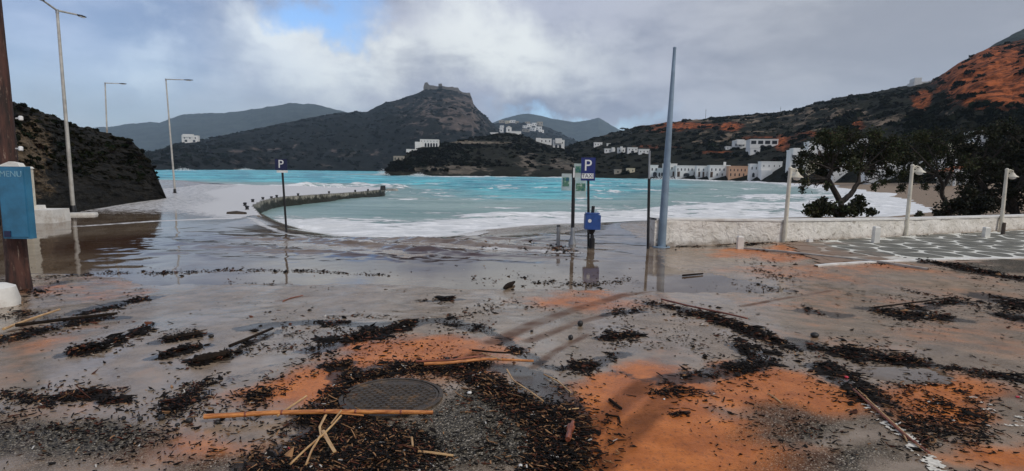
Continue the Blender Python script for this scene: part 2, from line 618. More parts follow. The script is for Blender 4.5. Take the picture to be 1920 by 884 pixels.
# (photo polyline, half width px, bits, heap height m, size m, straw share)
ST = [
    ([(640, 712), (720, 694), (800, 692), (880, 684), (950, 690), (1005, 706)], 13, 2600, .055, .034, .14),
    ([(985, 704), (1030, 735), (1055, 780), (1062, 830), (1040, 890)], 24, 2300, .05, .034, .12),
    ([(890, 712), (955, 735), (1000, 775), (1018, 835), (1000, 890)], 20, 2000, .04, .030, .12),
    ([(840, 700), (900, 715), (940, 735)], 14, 700, .04, .03, .15),
    ([(650, 735), (600, 765), (560, 790)], 16, 1100, .045, .03, .12),
    ([(640, 765), (600, 800), (570, 840), (500, 880)], 30, 2600, .05, .032, .14),
    ([(650, 800), (700, 820), (690, 860), (640, 890)], 34, 2400, .045, .032, .16),
    ([(740, 820), (800, 845), (790, 885)], 26, 600, .015, .028, .12),
    ([(470, 618), (520, 610), (600, 606), (690, 610), (760, 606), (840, 600), (905, 618)], 8, 1900, .05, .05, .03),
    ([(580, 660), (640, 642), (700, 628), (770, 610)], 10, 1200, .05, .05, .03),
    ([(905, 618), (950, 645), (1000, 680)], 7, 600, .04, .045, .04),
    ([(830, 590), (900, 580), (960, 575), (1040, 570)], 7, 380, .02, .05, .02),
    ([(780, 566), (850, 560)], 3, 260, .06, .06, .02),
    ([(1220, 570), (1290, 585), (1350, 602), (1430, 632), (1500, 650)], 7, 1900, .07, .055, .05),
    ([(1380, 648), (1440, 672), (1400, 690), (1330, 704), (1240, 718)], 11, 1500, .05, .045, .04),
    ([(1030, 688), (1100, 690), (1160, 668)], 9, 900, .04, .04, .03),
    ([(1150, 700), (1240, 735), (1330, 740)], 9, 420, .03, .04, .03),
    ([(1505, 638), (1580, 664), (1650, 674), (1725, 682)], 10, 1700, .07, .05, .04),
    ([(1540, 688), (1590, 712), (1635, 752)], 12, 900, .05, .042, .06),
    ([(1400, 500), (1450, 520), (1430, 548), (1480, 520)], 18, 800, .012, .055, .0),
    ([(1505, 582), (1575, 594)], 4, 330, .06, .05, .05),
    ([(1635, 582), (1700, 592), (1780, 598)], 6, 600, .06, .055, .05),
    ([(1700, 578), (1790, 566)], 4, 250, .05, .055, .05),
    ([(1720, 490), (1790, 500), (1860, 512), (1930, 526)], 4, 1100, .07, .07, .02),
    ([(1590, 545), (1700, 548), (1800, 562), (1920, 600)], 9, 520, .02, .055, .02),
    ([(1840, 556), (1920, 575)], 9, 520, .05, .055, .02),
    ([(1880, 590), (1930, 605)], 8, 260, .05, .055, .02),
    ([(1690, 720), (1770, 745), (1850, 790)], 24, 650, .02, .036, .04),
    ([(1690, 790), (1760, 800), (1850, 820)], 20, 380, .015, .034, .06),
    ([(1770, 688), (1850, 698), (1930, 716)], 7, 500, .03, .045, .03),
    ([(1650, 745), (1700, 790), (1750, 840)], 9, 160, .02, .034, .1),
    ([(0, 640), (60, 622), (120, 606), (215, 600)], 6, 900, .06, .055, .05),
    ([(0, 600), (60, 590), (110, 600)], 9, 420, .03, .05, .04),
    ([(150, 590), (210, 575), (275, 560)], 4, 500, .05, .055, .02),
    ([(132, 665), (200, 650), (245, 632), (285, 608)], 5, 750, .08, .055, .02),
    ([(310, 640), (350, 634), (382, 628)], 5, 420, .09, .055, .02),
    ([(300, 672), (340, 660), (372, 650)], 4, 300, .06, .05, .02),
    ([(360, 683), (400, 676), (432, 664)], 5, 500, .11, .055, .01),
    ([(430, 655), (470, 640), (510, 622)], 3, 220, .04, .05, .03),
    ([(310, 775), (370, 738), (420, 712), (480, 690)], 14, 1100, .03, .036, .02),
    ([(430, 700), (480, 660), (560, 640)], 14, 420, .01, .036, .02),
    ([(110, 748), (160, 742), (205, 738)], 5, 330, .05, .045, .02),
    ([(190, 752), (245, 748)], 4, 220, .05, .045, .02),
    ([(0, 545), (60, 548), (130, 530)], 5, 420, .04, .055, .02),
    ([(60, 520), (200, 515), (330, 514)], 2.5, 260, .02, .06, .0),
    ([(300, 516), (440, 508), (560, 510), (740, 520)], 2.0, 420, .02, .06, .0),
    ([(420, 530), (560, 536), (760, 546)], 1.8, 300, .015, .055, .0),
    ([(830, 520), (900, 526), (990, 520)], 4, 200, .015, .055, .0),
    ([(1000, 530), (1100, 535), (1180, 530)], 4, 260, .02, .055, .0),
    ([(905, 464), (960, 462), (1040, 468), (1085, 472)], 4, 420, .03, .09, .15),
    ([(470, 752), (500, 735)], 7, 220, .03, .035, .15),
    ([(612, 690), (655, 685)], 6, 260, .05, .035, .1),
    ([(1142, 588), (1190, 584)], 5, 260, .05, .05, .04),
    ([(1135, 636), (1190, 628)], 6, 300, .05, .045, .05),
    ([(1100, 655), (1250, 640), (1350, 660)], 20, 420, .005, .036, .02),
    ([(1250, 780), (1285, 776)], 3, 120, .03, .034, .02),
    ([(1240, 463), (1350, 461), (1450, 456), (1560, 452)], 2.0, 500, .04, .06, .02),
    ([(1560, 454), (1640, 450), (1700, 444), (1850, 440)], 2.2, 420, .03, .06, .03),
    ([(1400, 468), (1480, 476), (1600, 490), (1720, 502)], 2.2, 500, .02, .055, .02),
    ([(1560, 470), (1640, 478), (1700, 484)], 5, 240, .015, .06, .02),
    ([(0, 740), (60, 745), (100, 760)], 10, 200, .01, .035, .02),
    ([(0, 790), (120, 800), (330, 830)], 30, 320, .005, .026, .05),
    ([(1180, 770), (1300, 820), (1420, 860)], 40, 60, .004, .022, .05),
    ([(1400, 760), (1520, 820), (1600, 880)], 40, 300, .004, .022, .08),
]

muck = np.zeros_like(gx)
nearv = (gy > 1.5) & (gy < 15) & (np.abs(gx) < 16)
for pl, hw, n, hp, sz_, sw_ in ST:
    mid = pl[len(pl) // 2]
    wm_ = float(np.linalg.norm(gnd(mid[0], mid[1] + hw)[:2] - gnd(mid[0], mid[1] - hw)[:2])) / 2
    if hp >= .03:
        d_ = pdist(polyw(pl), (wpx * .3 + gx * .7)[nearv], (wpy * .3 + gy * .7)[nearv], closed=False)
        muck[nearv] = np.maximum(muck[nearv], min(1, hp / .05) * sstep(wm_ * 1.1 + .05, wm_ * .15, d_))
gme = mesh_np('ground', np.stack([gx, gy, gzz], -1), GF, True)
for nme, a in (('mud', mud), ('asphalt', asph), ('track', trk), ('wet', wet), ('muck', muck)):
    fattr(gme, nme, a)

m, t, b = new_mat('silt_ground')
p = t.pos()
nA = t.noise(p, 3.5, 7, 0.65)
nB = t.noise(p, 38, 5, 0.7)
nC = t.noise(p, 160, 3, 0.6)
a_m = t.math('ADD', t.attr('mud'), t.math('MULTIPLY', t.math('SUBTRACT', nA, 0.5), 0.9))
a_m = t.step(t.math('ADD', a_m, t.math('MULTIPLY', t.math('SUBTRACT', nB, 0.5), 0.35)), 0.12, 0.98)
a_a = t.math('ADD', t.attr('asphalt'), t.math('MULTIPLY', t.math('SUBTRACT', nA, 0.5), 0.7))
a_a = t.step(t.math('ADD', a_a, t.math('MULTIPLY', t.math('SUBTRACT', nC, 0.5), 1.0)), 0.30, 0.85)
silt = t.mix(t.step(nA, 0.3, 0.7), (0.165, 0.119, 0.080), (0.31, 0.228, 0.155))
silt = t.mix(t.step(nB, 0.42, 0.66), silt, t.mix(0.5, silt, (0.30, 0.23, 0.165)))
mudc = t.mix(t.step(nA, 0.3, 0.72), (0.36, 0.100, 0.019), (0.62, 0.195, 0.040))
mudc = t.mix(t.step(nB, 0.50, 0.74), mudc, (0.18, 0.062, 0.022))
mudc = t.mix(t.math('MULTIPLY', t.step(nC, 0.58, 0.75), 0.4), mudc, (0.10, 0.05, 0.03))
vo = t.voro(p, 120, out='Color')
sepv = t.add('ShaderNodeSeparateColor'); t.put(sepv.inputs[0], vo)
grit = t.mix(t.step(sepv.outputs[0], 0.35, 0.95), (0.020, 0.016, 0.012), (0.17, 0.142, 0.10))
grit = t.mix(t.step(sepv.outputs[1], 0.90, 0.97), grit, (0.42, 0.37, 0.30))
c = t.mix(a_m, silt, mudc)
c = t.mix(a_a, c, t.mix(t.math('MULTIPLY', a_m, 0.35), grit, mudc))
c = t.mix(t.math('MULTIPLY', t.attr('track'), 0.75), c, (0.085, 0.032, 0.016))
spk = t.step(t.voro(p, 55), 0.13, 0.05)
c = t.mix(t.math('MULTIPLY', spk, t.step(t.noise(p, 2.2, 4), 0.45, 0.62)), c, (0.03, 0.022, 0.016))
mk = t.math('ADD', t.attr('muck'), t.math('MULTIPLY', t.math('SUBTRACT', t.noise(p, 9, 6, 0.75), 0.5), 1.5))
c = t.mix(t.math('MULTIPLY', t.step(mk, 0.45, 0.75), 0.85), c, (0.012, 0.009, 0.007))
t.put(b.inputs['Base Color'], c)
wetf = t.step(t.math('ADD', t.attr('wet'), t.math('MULTIPLY', t.math('SUBTRACT', nA, 0.5), 0.6)), 0.25, 0.8)
wetf = t.math('MULTIPLY', wetf, t.math('SUBTRACT', 1.0, t.math('MULTIPLY', a_a, 0.75)))
wetf = t.math('MULTIPLY', wetf, t.math('SUBTRACT', 1.0, t.math('MULTIPLY', a_m, 0.45)))
wetf = t.math('MULTIPLY', wetf, t.math('SUBTRACT', 1.0, t.math('MULTIPLY', t.attr('track'), 0.9)))
wetf = t.math('MULTIPLY', wetf, t.step(t.noise(t.vec('MULTIPLY', p, (1.0, 0.45, 1.0)), 1.1, 6, 0.65, 0.5), 0.30, 0.60, 0.62, 1.0))
t.put(b.inputs['Roughness'], t.mixf(wetf, t.mixf(nB, 0.34, 0.66), t.mixf(nA, 0.07, 0.20)))
t.put(b.inputs['Specular IOR Level'], t.mixf(wetf, 0.06, 0.45))
hgt = t.math('ADD', t.math('MULTIPLY', nC, 0.35), t.math('MULTIPLY', nB, 0.9))
hgt = t.math('ADD', hgt, t.math('MULTIPLY', t.math('MULTIPLY', a_a, t.voro(p, 120)), -1.2))
hgt = t.math('SUBTRACT', hgt, t.math('MULTIPLY', t.attr('track'), t.noise(p, 14, 2)))
bm_ = t.add('ShaderNodeBump')
t.put(bm_.inputs['Height'], hgt)
t.put(bm_.inputs['Strength'], t.mixf(wetf, 0.75, 0.06))
bm_.inputs['Distance'].default_value = 0.012
t.put(b.inputs['Normal'], bm_.outputs[0])
ground = tag(link('ground', gme, m), 'muddy silt covered waterfront road and beach', kind='structure')
ground_bvh = BVHTree.FromPolygons([tuple(v) for v in np.stack([gx, gy, gzz], -1)[::1]], [tuple(f) for f in GF[GF[:, 0] > 640 * 380]])

# ---- quay slab with its curved inner wall
def slab(poly, z0, z1, name, mat, batter=0.0):
    n = len(poly)
    vs, fs = [], []
    k = 14
    pts = []
    for i in range(n):
        a, c_ = poly[i], poly[(i + 1) % n]
        m_ = max(1, int(np.linalg.norm(c_ - a) / 0.6))
        m_ = min(m_, 60)
        for j in range(m_):
            pts.append(a + (c_ - a) * j / m_)
    pts = np.array(pts)
    N = len(pts)
    cen = pts.mean(0)
    lev = np.linspace(z1, z0, 7)
    V = []
    for li, z in enumerate(lev):
        jit = 0.10 * fbm(pts[:, 0] * 1.1, pts[:, 1] * 1.1, np.full(N, z * 3.0), oct=4, seed=12) * (li > 0) + batter * li / 6
        tn = np.roll(pts, -1, 0) - np.roll(pts, 1, 0)
        tn = tn / (np.linalg.norm(tn, axis=1)[:, None] + 1e-9)
        nr = np.stack([tn[:, 1], -tn[:, 0]], -1)
        P = pts + nr * jit[:, None]
        V.append(np.concatenate([P, np.full((N, 1), z)], 1))
    V = np.concatenate(V)
    fs = []
    for li in range(6):
        for i in range(N):
            j = (i + 1) % N
            fs.append((li * N + i, li * N + j, (li + 1) * N + j, (li + 1) * N + i))
    me = bpy.data.meshes.new(name)
    me.from_pydata([tuple(v) for v in V], [], fs + [tuple(range(N))])
    bm2 = bmesh.new(); bm2.from_mesh(me)
    bmesh.ops.recalc_face_normals(bm2, faces=bm2.faces)
    bm2.to_mesh(me); bm2.free()
    return link(name, me, mat)


m, t, b = new_mat('quay_concrete')
p = t.pos()
n = t.noise(p, 2.2, 8, 0.7)
spz = t.add('ShaderNodeSeparateXYZ'); t.put(spz.inputs[0], p)
weed = t.step(t.math('ADD', spz.outputs[2], t.math('MULTIPLY', t.math('SUBTRACT', n, 0.5), 0.9)), -0.44, -0.66)
c = t.mix(t.step(n, 0.35, 0.65), (0.07, 0.062, 0.048), (0.38, 0.35, 0.29))
c = t.mix(weed, c, (0.018, 0.018, 0.012))
t.put(b.inputs['Base Color'], c)
b.inputs['Roughness'].default_value = 0.5
t.put(b.inputs['Normal'], t.bump(t.noise(p, 5, 6, 0.7), 0.8, 0.15))
tag(slab(QUAY, -2.2, -0.357, 'quay', m, 0.12), 'curved stone quay washed over by the sea', kind='structure')

# ---- thin film of flood water over quay, road and wet beach
ys = np.geomspace(6.5, 74, 420)
ts = np.linspace(-1.35, 1.0, 560)
fx, fy, FF = fan(ys, ts, 3.0)
fsd = inland(fx, fy)
fg = gz(fx, fy, fsd)
inq = inside(QUAY, fx, fy)
rip = 0.012 * fbm(fx * 0.7 + fy * .4, fy * 1.3, oct=4, seed=77) * sstep(20, 38, fy)
# swash ridges that run up between the post and the quay
sw = at_z(760, 462, -0.36)[:2]
swm = sstep(11.2, 12.6, fy) * np.exp(-(((fx - sw[0] + .5) / 4.6) ** 2 + ((fy - sw[1] - .6) / 2.6) ** 2))
ph = (fy * 1.0 + fx * 0.42 + 0.9 * fbm(fx * .5, fy * .5, oct=3, seed=80))
rip = rip + 0.13 * swm * ((1 - np.abs(np.sin(ph * 1.7))) ** 1.4 - 0.25) + swm * 0.06 * fbm(fx * 2.2 + fy, fy * 3.6 - fx, oct=4, seed=3)
sup = np.where(inq, -0.357, fg)
fz = np.minimum(FILM_Z, sup + 0.02) + rip
fz = np.where(sup > FILM_Z + 0.002, np.minimum(fz, sup - 0.012), fz)
keep = (inq | (fg > -0.985)) & (sup < FILM_Z + 0.05) & ~(~inq & (fg < -0.40) & (fx > -1.0 + .8 * fbm(fx * .5, fy * .5, oct=3, seed=2)))
fk = keep[FF].all(1) & ((sup[FF].max(1) - sup[FF].min(1)) < 0.25) & (fx[FF].max(1) < 9.0)
FF = FF[fk]
used = np.unique(FF)
rm = np.full(len(fx), -1); rm[used] = np.arange(len(used))
fme = mesh_np('flood_water', np.stack([fx, fy, fz], -1)[used], rm[FF], True)
edge = pdist(QUAY[:14], fx, fy, closed=False)
ffoam = np.where(inq, 0.55 * sstep(3.5, 0.3, edge) + 0.74 * sstep(17.5, 27, fy), 0) + 0.55 * sstep(1.9, 0.1, fsd)
fl = np.array([at_z(a, b_, -0.35)[:2] for a, b_ in [(150, 425), (300, 415), (400, 411), (470, 409), (530, 428), (600, 447), (700, 457), (850, 463), (1000, 470), (1080, 474)]])
ffoam = ffoam + 0.75 * sstep(0.5, 0.05, pdist(fl, fx, fy, closed=False))
ffoam = ffoam + 0.30 * swm * sstep(0.5, 0.9, 1 - np.abs(np.sin(ph * 1.7)))
fattr(fme, 'foam', np.clip(ffoam, 0, 1)[used])
red = np.zeros_like(fx)
for e in [(800, 485, 230, 24, 1.2), (250, 455, 220, 30, .7), (1000, 476, 150, 9, .6), (560, 470, 160, 20, .4)]:
    c0 = at_z(e[0], e[1], FILM_Z); a0 = at_z(e[0] + e[2], e[1], FILM_Z) - c0; h0 = (at_z(e[0], e[1] - e[3], FILM_Z) - at_z(e[0], e[1] + e[3], FILM_Z)) / 2
    red = np.maximum(red, e[4] * np.clip(1.4 - np.hypot((fx - c0[0]) / a0[0], (fy - c0[1]) / h0[1]), 0, 1))
fattr(fme, 'red', np.clip(red, 0, 1)[used])
m, t, b = new_mat('flood_water')
p = t.pos()
nA = t.noise(p, 1.1, 6, 0.6)
c = t.mix(t.step(nA, 0.35, 0.65), (0.105, 0.068, 0.042), (0.20, 0.150, 0.105))
rr = t.step(t.math('ADD', t.attr('red'), t.math('MULTIPLY', t.math('SUBTRACT', nA, 0.5), 0.8)), 0.2, 0.9)
c = t.mix(rr, c, (0.050, 0.021, 0.012))
st = t.vec('MULTIPLY', p, (1.0, 2.4, 1.0))
fo = t.math('ADD', t.attr('foam'), t.math('MULTIPLY', t.math('SUBTRACT', t.noise(st, 2.6, 7, 0.72), 0.5), 1.8))
fo = t.step(fo, 0.48, 0.85)
c = t.mix(t.math('MULTIPLY', fo, 0.85), c, (0.62, 0.62, 0.62))
t.put(b.inputs['Base Color'], c)
t.put(b.inputs['Roughness'], t.mixf(fo, 0.045, 0.6))
b.inputs['IOR'].default_value = 1.33
far = t.add('ShaderNodeSeparateXYZ'); t.put(far.inputs[0], p)
bb = t.add('ShaderNodeBump')
t.put(bb.inputs['Height'], t.math('ADD', t.noise(t.vec('MULTIPLY', p, (1, 2.0, 1)), 1.6, 4, 0.6), t.math('MULTIPLY', t.noise(p, 9, 3), 0.12)))
t.put(bb.inputs['Strength'], t.step(far.outputs[1], 19, 38, 0.03, 0.5))
bb.inputs['Distance'].default_value = 0.06
t.put(b.inputs['Normal'], bb.outputs[0])
tag(link('flood_water', fme, m), 'shallow brown flood water over the road and quay', kind='structure')

# ---- sea
ys = np.concatenate([np.geomspace(19, 130, 560), np.geomspace(131, 700, 150), np.geomspace(720, 3600, 25)])
ts = np.linspace(-1.15, 1.0, 560)
sx, sy, SF = fan(ys, ts, 3.0)
ssd = -inland(sx, sy)          # metres from the shore, positive at sea
dep = np.clip(ssd, 0, 400)
amp = 0.06 + 0.34 * sstep(0, 26, dep)
wph = sy * 0.55 + sx * 0.06 + 1.6 * fbm(sx * 0.03, sy * 0.03, oct=3, seed=91)
swell = np.sin(wph * 0.55) * 0.6 + 0.7 * fbm(sx * 0.22, sy * 0.5, oct=4, seed=92)
sz = SEA_Z + amp * swell * (sy < 700) + 0.03 * fbm(sx * 1.2, sy * 2, oct=3, seed=94)
# breaking wave outside the quay, and rows of surf in the bay
dsh = pdist(SHORE[2:], sx, sy, closed=False)
foam = 0.95 * sstep(8.0, 1.5, dsh) * sstep(90, 50, sy) + 0.95 * sstep(14, 1.0, dsh) * sstep(40, 90, sy)
foam = np.maximum(foam, .42 * sstep(.55, 1.1, swell) * sstep(15, 60, dep))


def breaker(pl, z, h, wd, fo_):
    global sz, foam
    L = np.array([at_z(a, b_, z)[:2] for a, b_ in pl])
    d = pdist(L, sx, sy, closed=False)
    k = np.exp(-(d / wd) ** 2)
    sz = sz + h * k * (0.75 + 0.5 * fbm(sx * .4, sy * .4, oct=3, seed=95))
    foam = np.maximum(foam, fo_ * np.exp(-(d / (wd * 1.6)) ** 2))


breaker([(540, 350), (580, 348), (640, 346.5), (690, 347.5), (740, 350)], -0.6, 0.9, 2.2, 0.62)
breaker([(300, 344), (420, 345), (520, 347)], -0.6, 0.5, 2.0, 0.6)
breaker([(900, 404), (1050, 401), (1240, 400), (1420, 399)], -0.95, 0.25, 1.3, 1.0)
breaker([(1260, 393), (1420, 391), (1560, 390), (1650, 388)], -0.95, 0.3, 1.5, 0.95)
breaker([(1340, 386), (1480, 383), (1640, 374)], -0.95, 0.3, 1.7, 0.9)
breaker([(1420, 372), (1560, 366), (1660, 364)], -0.95, 0.3, 2.0, 0.8)
breaker([(560, 428), (640, 424), (760, 425), (900, 414)], -0.95, 0.16, 1.0, 0.85)
breaker([(1230, 337), (1400, 341), (1560, 350)], -0.95, 0.4, 3.0, 0.8)
breaker([(730, 331), (900, 333), (1060, 334)], -0.95, 0.4, 3.0, 0.75)
for i in range(150):
    yy = random.uniform(35, 230); xx = random.uniform(-0.25, 0.62) * yy
    d = np.hypot((sx - xx) / (1.2 + yy * .03), (sy - yy) / (0.5 + yy * .008))
    foam = np.maximum(foam, 0.55 * np.exp(-d ** 2))
big = (ssd > 0) & (sx > 6) & (sx < 34) & (sy > 24) & (sy < 62)
foam = np.maximum(foam, big * 0.62 * sstep(18, 2, dep) + 0.8 * np.exp(-(pdist(np.array([at_z(1700, 388, -1)[:2], at_z(1600, 395, -1)[:2], at_z(1600, 370, -1)[:2]]), sx, sy) / 3.5) ** 2))
sk = (ssd > -6)
fk = sk[SF].any(1)
SF = SF[fk]
used = np.unique(SF)
rm = np.full(len(sx), -1); rm[used] = np.arange(len(used))
sme = mesh_np('sea', np.stack([sx, sy, sz], -1)[used], rm[SF], True)
fattr(sme, 'foam', np.clip(foam, 0, 1)[used])
silty = np.clip(sstep(34, 6, dep) * 0.9 + 0.65 * sstep(-0.05, 0.55, sx / sy) + 0.2 * sstep(60, 20, dep), 0, 1)
fattr(sme, 'silty', silty[used])
m, t, b = new_mat('sea_water')
p = t.pos()
nA = t.noise(t.vec('MULTIPLY', p, (0.35, 1.0, 1)), 0.16, 5, 0.6)
nF = t.noise(t.vec('MULTIPLY', p, (0.7, 1.5, 1)), 1.0, 8, 0.72, 0.4)
nG = t.noise(t.vec('MULTIPLY', p, (0.4, 1.0, 1)), 0.35, 5, 0.7)
nS = t.noise(t.vec('MULTIPLY', p, (0.16, 1.0, 1)), 0.55, 6, 0.7, 0.3)
nA = t.math('ADD', t.math('MULTIPLY', nA, 0.45), t.math('MULTIPLY', nS, 0.55))
deep = t.mix(t.step(nA, 0.40, 0.62), (0.010, 0.19, 0.27), (0.12, 0.58, 0.63))
shal = t.mix(t.step(nA, 0.40, 0.62), (0.16, 0.26, 0.25), (0.28, 0.38, 0.36))
c = t.mix(t.step(t.math('ADD', t.attr('silty'), t.math('MULTIPLY', t.math('SUBTRACT', nG, 0.5), 0.5)), 0.05, 0.95), deep, shal)
fo = t.math('ADD', t.attr('foam'), t.math('MULTIPLY', t.math('SUBTRACT', nF, 0.5), 1.9))
lc = t.voro(t.vec('ADD', t.vec('MULTIPLY', p, (0.55, 1.2, 1)), t.vec('SCALE', t.noise(p, 1.3, 4, 0.6, out=1), scale=0.9)), 1.3)
fo = t.math('ADD', fo, t.math('MULTIPLY', t.math('SUBTRACT', lc, 0.42), 0.75))
fo = t.step(fo, 0.42, 0.68)
c = t.mix(fo, c, t.mix(t.step(nF, 0.45, 0.65), (0.62, 0.63, 0.63), (0.85, 0.85, 0.85)))
t.put(b.inputs['Base Color'], c)
t.put(b.inputs['Roughness'], t.mixf(fo, 0.32, 0.8))
b.inputs['IOR'].default_value = 1.33
b.inputs['Specular IOR Level'].default_value = 0.28
h = t.math('ADD', t.noise(t.vec('MULTIPLY', p, (0.5, 1.2, 1)), 0.9, 6, 0.65), t.math('MULTIPLY', fo, 0.3))
t.put(b.inputs['Normal'], t.bump(h, 0.75, 0.35))
tag(link('sea', sme, m), 'turquoise storm sea with white surf', kind='structure')

# ---- hills
def hill_mat(name, veg, rock, earth, bscale=0.05, vegamt=0.5, hue=None):
    m, t, b = new_mat(name)
    p = t.pos()
    n1 = t.noise(p, bscale, 8, 0.68)
    n2 = t.noise(p, bscale * 6, 6, 0.7)
    n3 = t.noise(t.vec('MULTIPLY', p, (1, 1, 3.2)), bscale * 2.2, 7, 0.74, 0.4)
    c = t.mix(t.step(n2, 0.35, 0.62), tuple(x * 0.55 for x in veg), tuple(x * 1.5 for x in veg))
    rk = t.mix(t.step(n2, 0.3, 0.7), tuple(x * 0.5 for x in rock), tuple(x * 1.25 for x in rock))
    nrm = t.add('ShaderNodeSeparateXYZ'); t.put(nrm.inputs[0], t.add('ShaderNodeNewGeometry').outputs['Normal'])
    steep = t.step(nrm.outputs[2], 0.85, 0.45)
    f = t.math('ADD', t.math('MULTIPLY', steep, 0.35), t.math('ADD', t.attr('rock'), t.math('MULTIPLY', t.math('SUBTRACT', n3, 0.5), 3.4)))
    c = t.mix(t.step(f, vegamt, vegamt + 0.22), c, rk)
    n4 = t.noise(t.vec('MULTIPLY', p, (1, 1, .35)), bscale * 9, 6, 0.75, 0.6)
    er = t.mix(t.step(t.math('ADD', t.math('MULTIPLY', n2, .4), t.math('MULTIPLY', n4, .6)), 0.40, 0.60), tuple(x * 0.18 for x in earth), tuple(x * 1.15 for x in earth))
    er = t.mix(t.step(t.math('ADD', t.attr('earth'), t.math('MULTIPLY', t.math('SUBTRACT', n4, .5), 1.6)), .45, .85), t.mix(t.step(n4, .4, .6), tuple(x * .14 for x in earth), (earth[0] * .42, earth[1] * .5, earth[2] * .6)), er)
    e = t.math('ADD', t.attr('earth'), t.math('MULTIPLY', t.math('SUBTRACT', n3, 0.5), 2.0))
    c = t.mix(t.step(e, 0.36, 0.56), c, er)
    t.put(b.inputs['Base Color'], c)
    b.inputs['Roughness'].default_value = 0.95
    b.inputs['Specular IOR Level'].default_value = 0.1
    t.put(b.inputs['Normal'], t.bump(t.math('ADD', n2, t.math('MULTIPLY', n3, 2)), 0.8, 0.25 / bscale * 0.12))
    return m


HILLS = {}


def hill(name, label, ridge, base, mat, nu=260, nv=90, shape=0.8, amp=0.10, nscale=0.02, zb=-3.0, back=0.5, seed=1, blobs=(), rocks=(), jag=0.0, strata=0.0, ext=None):
    """ridge: (px, py, distance) along the skyline; base: (px, distance) along the foot"""
    rp = np.array(ridge, float)
    bp = np.array(base, float)
    u = np.linspace(rp[0, 0], rp[-1, 0], nu)
    py = np.interp(u, rp[:, 0], rp[:, 1])
    Dr = np.interp(u, rp[:, 0], rp[:, 2])
    Db = np.interp(u, bp[:, 0], bp[:, 1])
    if jag:
        py = py + jag * fbm(u * 0.06, u * 0, oct=5, seed=seed + 3, gain=.65)
    top = np.array([at_y(a, c, d) for a, c, d in zip(u, py, Dr)])
    bot = np.array([at_y(a, 330, d) for a, d in zip(u, Db)])
    nb = max(6, nv // 6)
    v = np.concatenate([np.linspace(0, 1, nv), 1 + back * np.linspace(0, 1, nb + 1)[1:]])
    V = v[:, None]
    vc = np.minimum(V, 1)
    X = bot[None, :, 0] + (top[None, :, 0] - bot[None, :, 0]) * V
    Y = bot[None, :, 1] + (top[None, :, 1] - bot[None, :, 1]) * V
    H = (top[:, 2] - zb)[None]
    prof = vc ** shape
    prof = np.where(V > 1, 1 - ((V - 1) / back) * 1.0, prof)
    env = np.sin(np.pi * np.clip(vc, 0, 1)) ** 0.7 * (V <= 1)
    nz = fbm(X * nscale, Y * nscale, oct=6, seed=seed, gain=0.55)
    rg = 1 - np.abs(fbm(X * nscale * .8 + 5, Y * nscale * .8, oct=4, seed=seed + 9)) * 2
    Z = zb + H * prof + H * amp * env * (0.7 * nz + 0.5 * rg - 0.35)
    if strata:
        sN = fbm(X * nscale * 2, Y * nscale * 2, Z * nscale * 9, oct=5, seed=seed + 4, gain=.6)
        tx = (bot[:, 0] - top[:, 0])[None]; ty = (bot[:, 1] - top[:, 1])[None]
        L = np.hypot(tx, ty) + 1e-6
        k = strata * sN * (env ** .5)
        X = X + tx / L * k
        Y = Y + ty / L * k
    nr, nc = Z.shape
    idx = np.arange(nr * nc).reshape(nr, nc)
    F = np.stack([idx[:-1, :-1], idx[:-1, 1:], idx[1:, 1:], idx[1:, :-1]], -1).reshape(-1, 4)
    P = np.stack([X, Y, Z], -1).reshape(-1, 3)
    me = mesh_np(name, P, F, True)
    # colour zones, placed where the photo shows bare earth, rock and the cliff's lit part
    dx = P - CAM
    dd = dx @ _f
    qx = CX + FPX * (dx @ _r) / dd
    qy = CY - FPX * (dx @ _u) / dd
    for nm, bl in (('earth', blobs), ('rock', rocks)):
        a = np.zeros(len(P))
        for (bx, by, rx, ry, wt) in bl:
            a = np.maximum(a, (wt + .12) * np.clip(1.6 - np.hypot((qx - bx) / rx, (qy - by) / ry), 0, 1))
        fattr(me, nm, a)
    o = tag(link(name, me, mat), label, kind='structure')
    HILLS[name] = (P, F, nr, nc, nv, BVHTree.FromPolygons([tuple(q) for q in P], [tuple(f) for f in F]))
    return o


far_m = hill_mat('far_hill', (0.030, 0.036, 0.028), (0.075, 0.07, 0.06), (0.1, 0.08, 0.06), 0.003)
cas_m = hill_mat('castle_hill', (0.007, 0.008, 0.007), (0.115, 0.090, 0.078), (0.17, 0.13, 0.09), 0.014, 0.40)
hd_m = hill_mat('headland', (0.013, 0.013, 0.008), (0.13, 0.108, 0.085), (0.20, 0.165, 0.12), 0.04, 0.45)
rt_m = hill_mat('right_hill', (0.012, 0.012, 0.007), (0.20, 0.150, 0.105), (0.38, 0.105, 0.034), 0.035, 0.38)

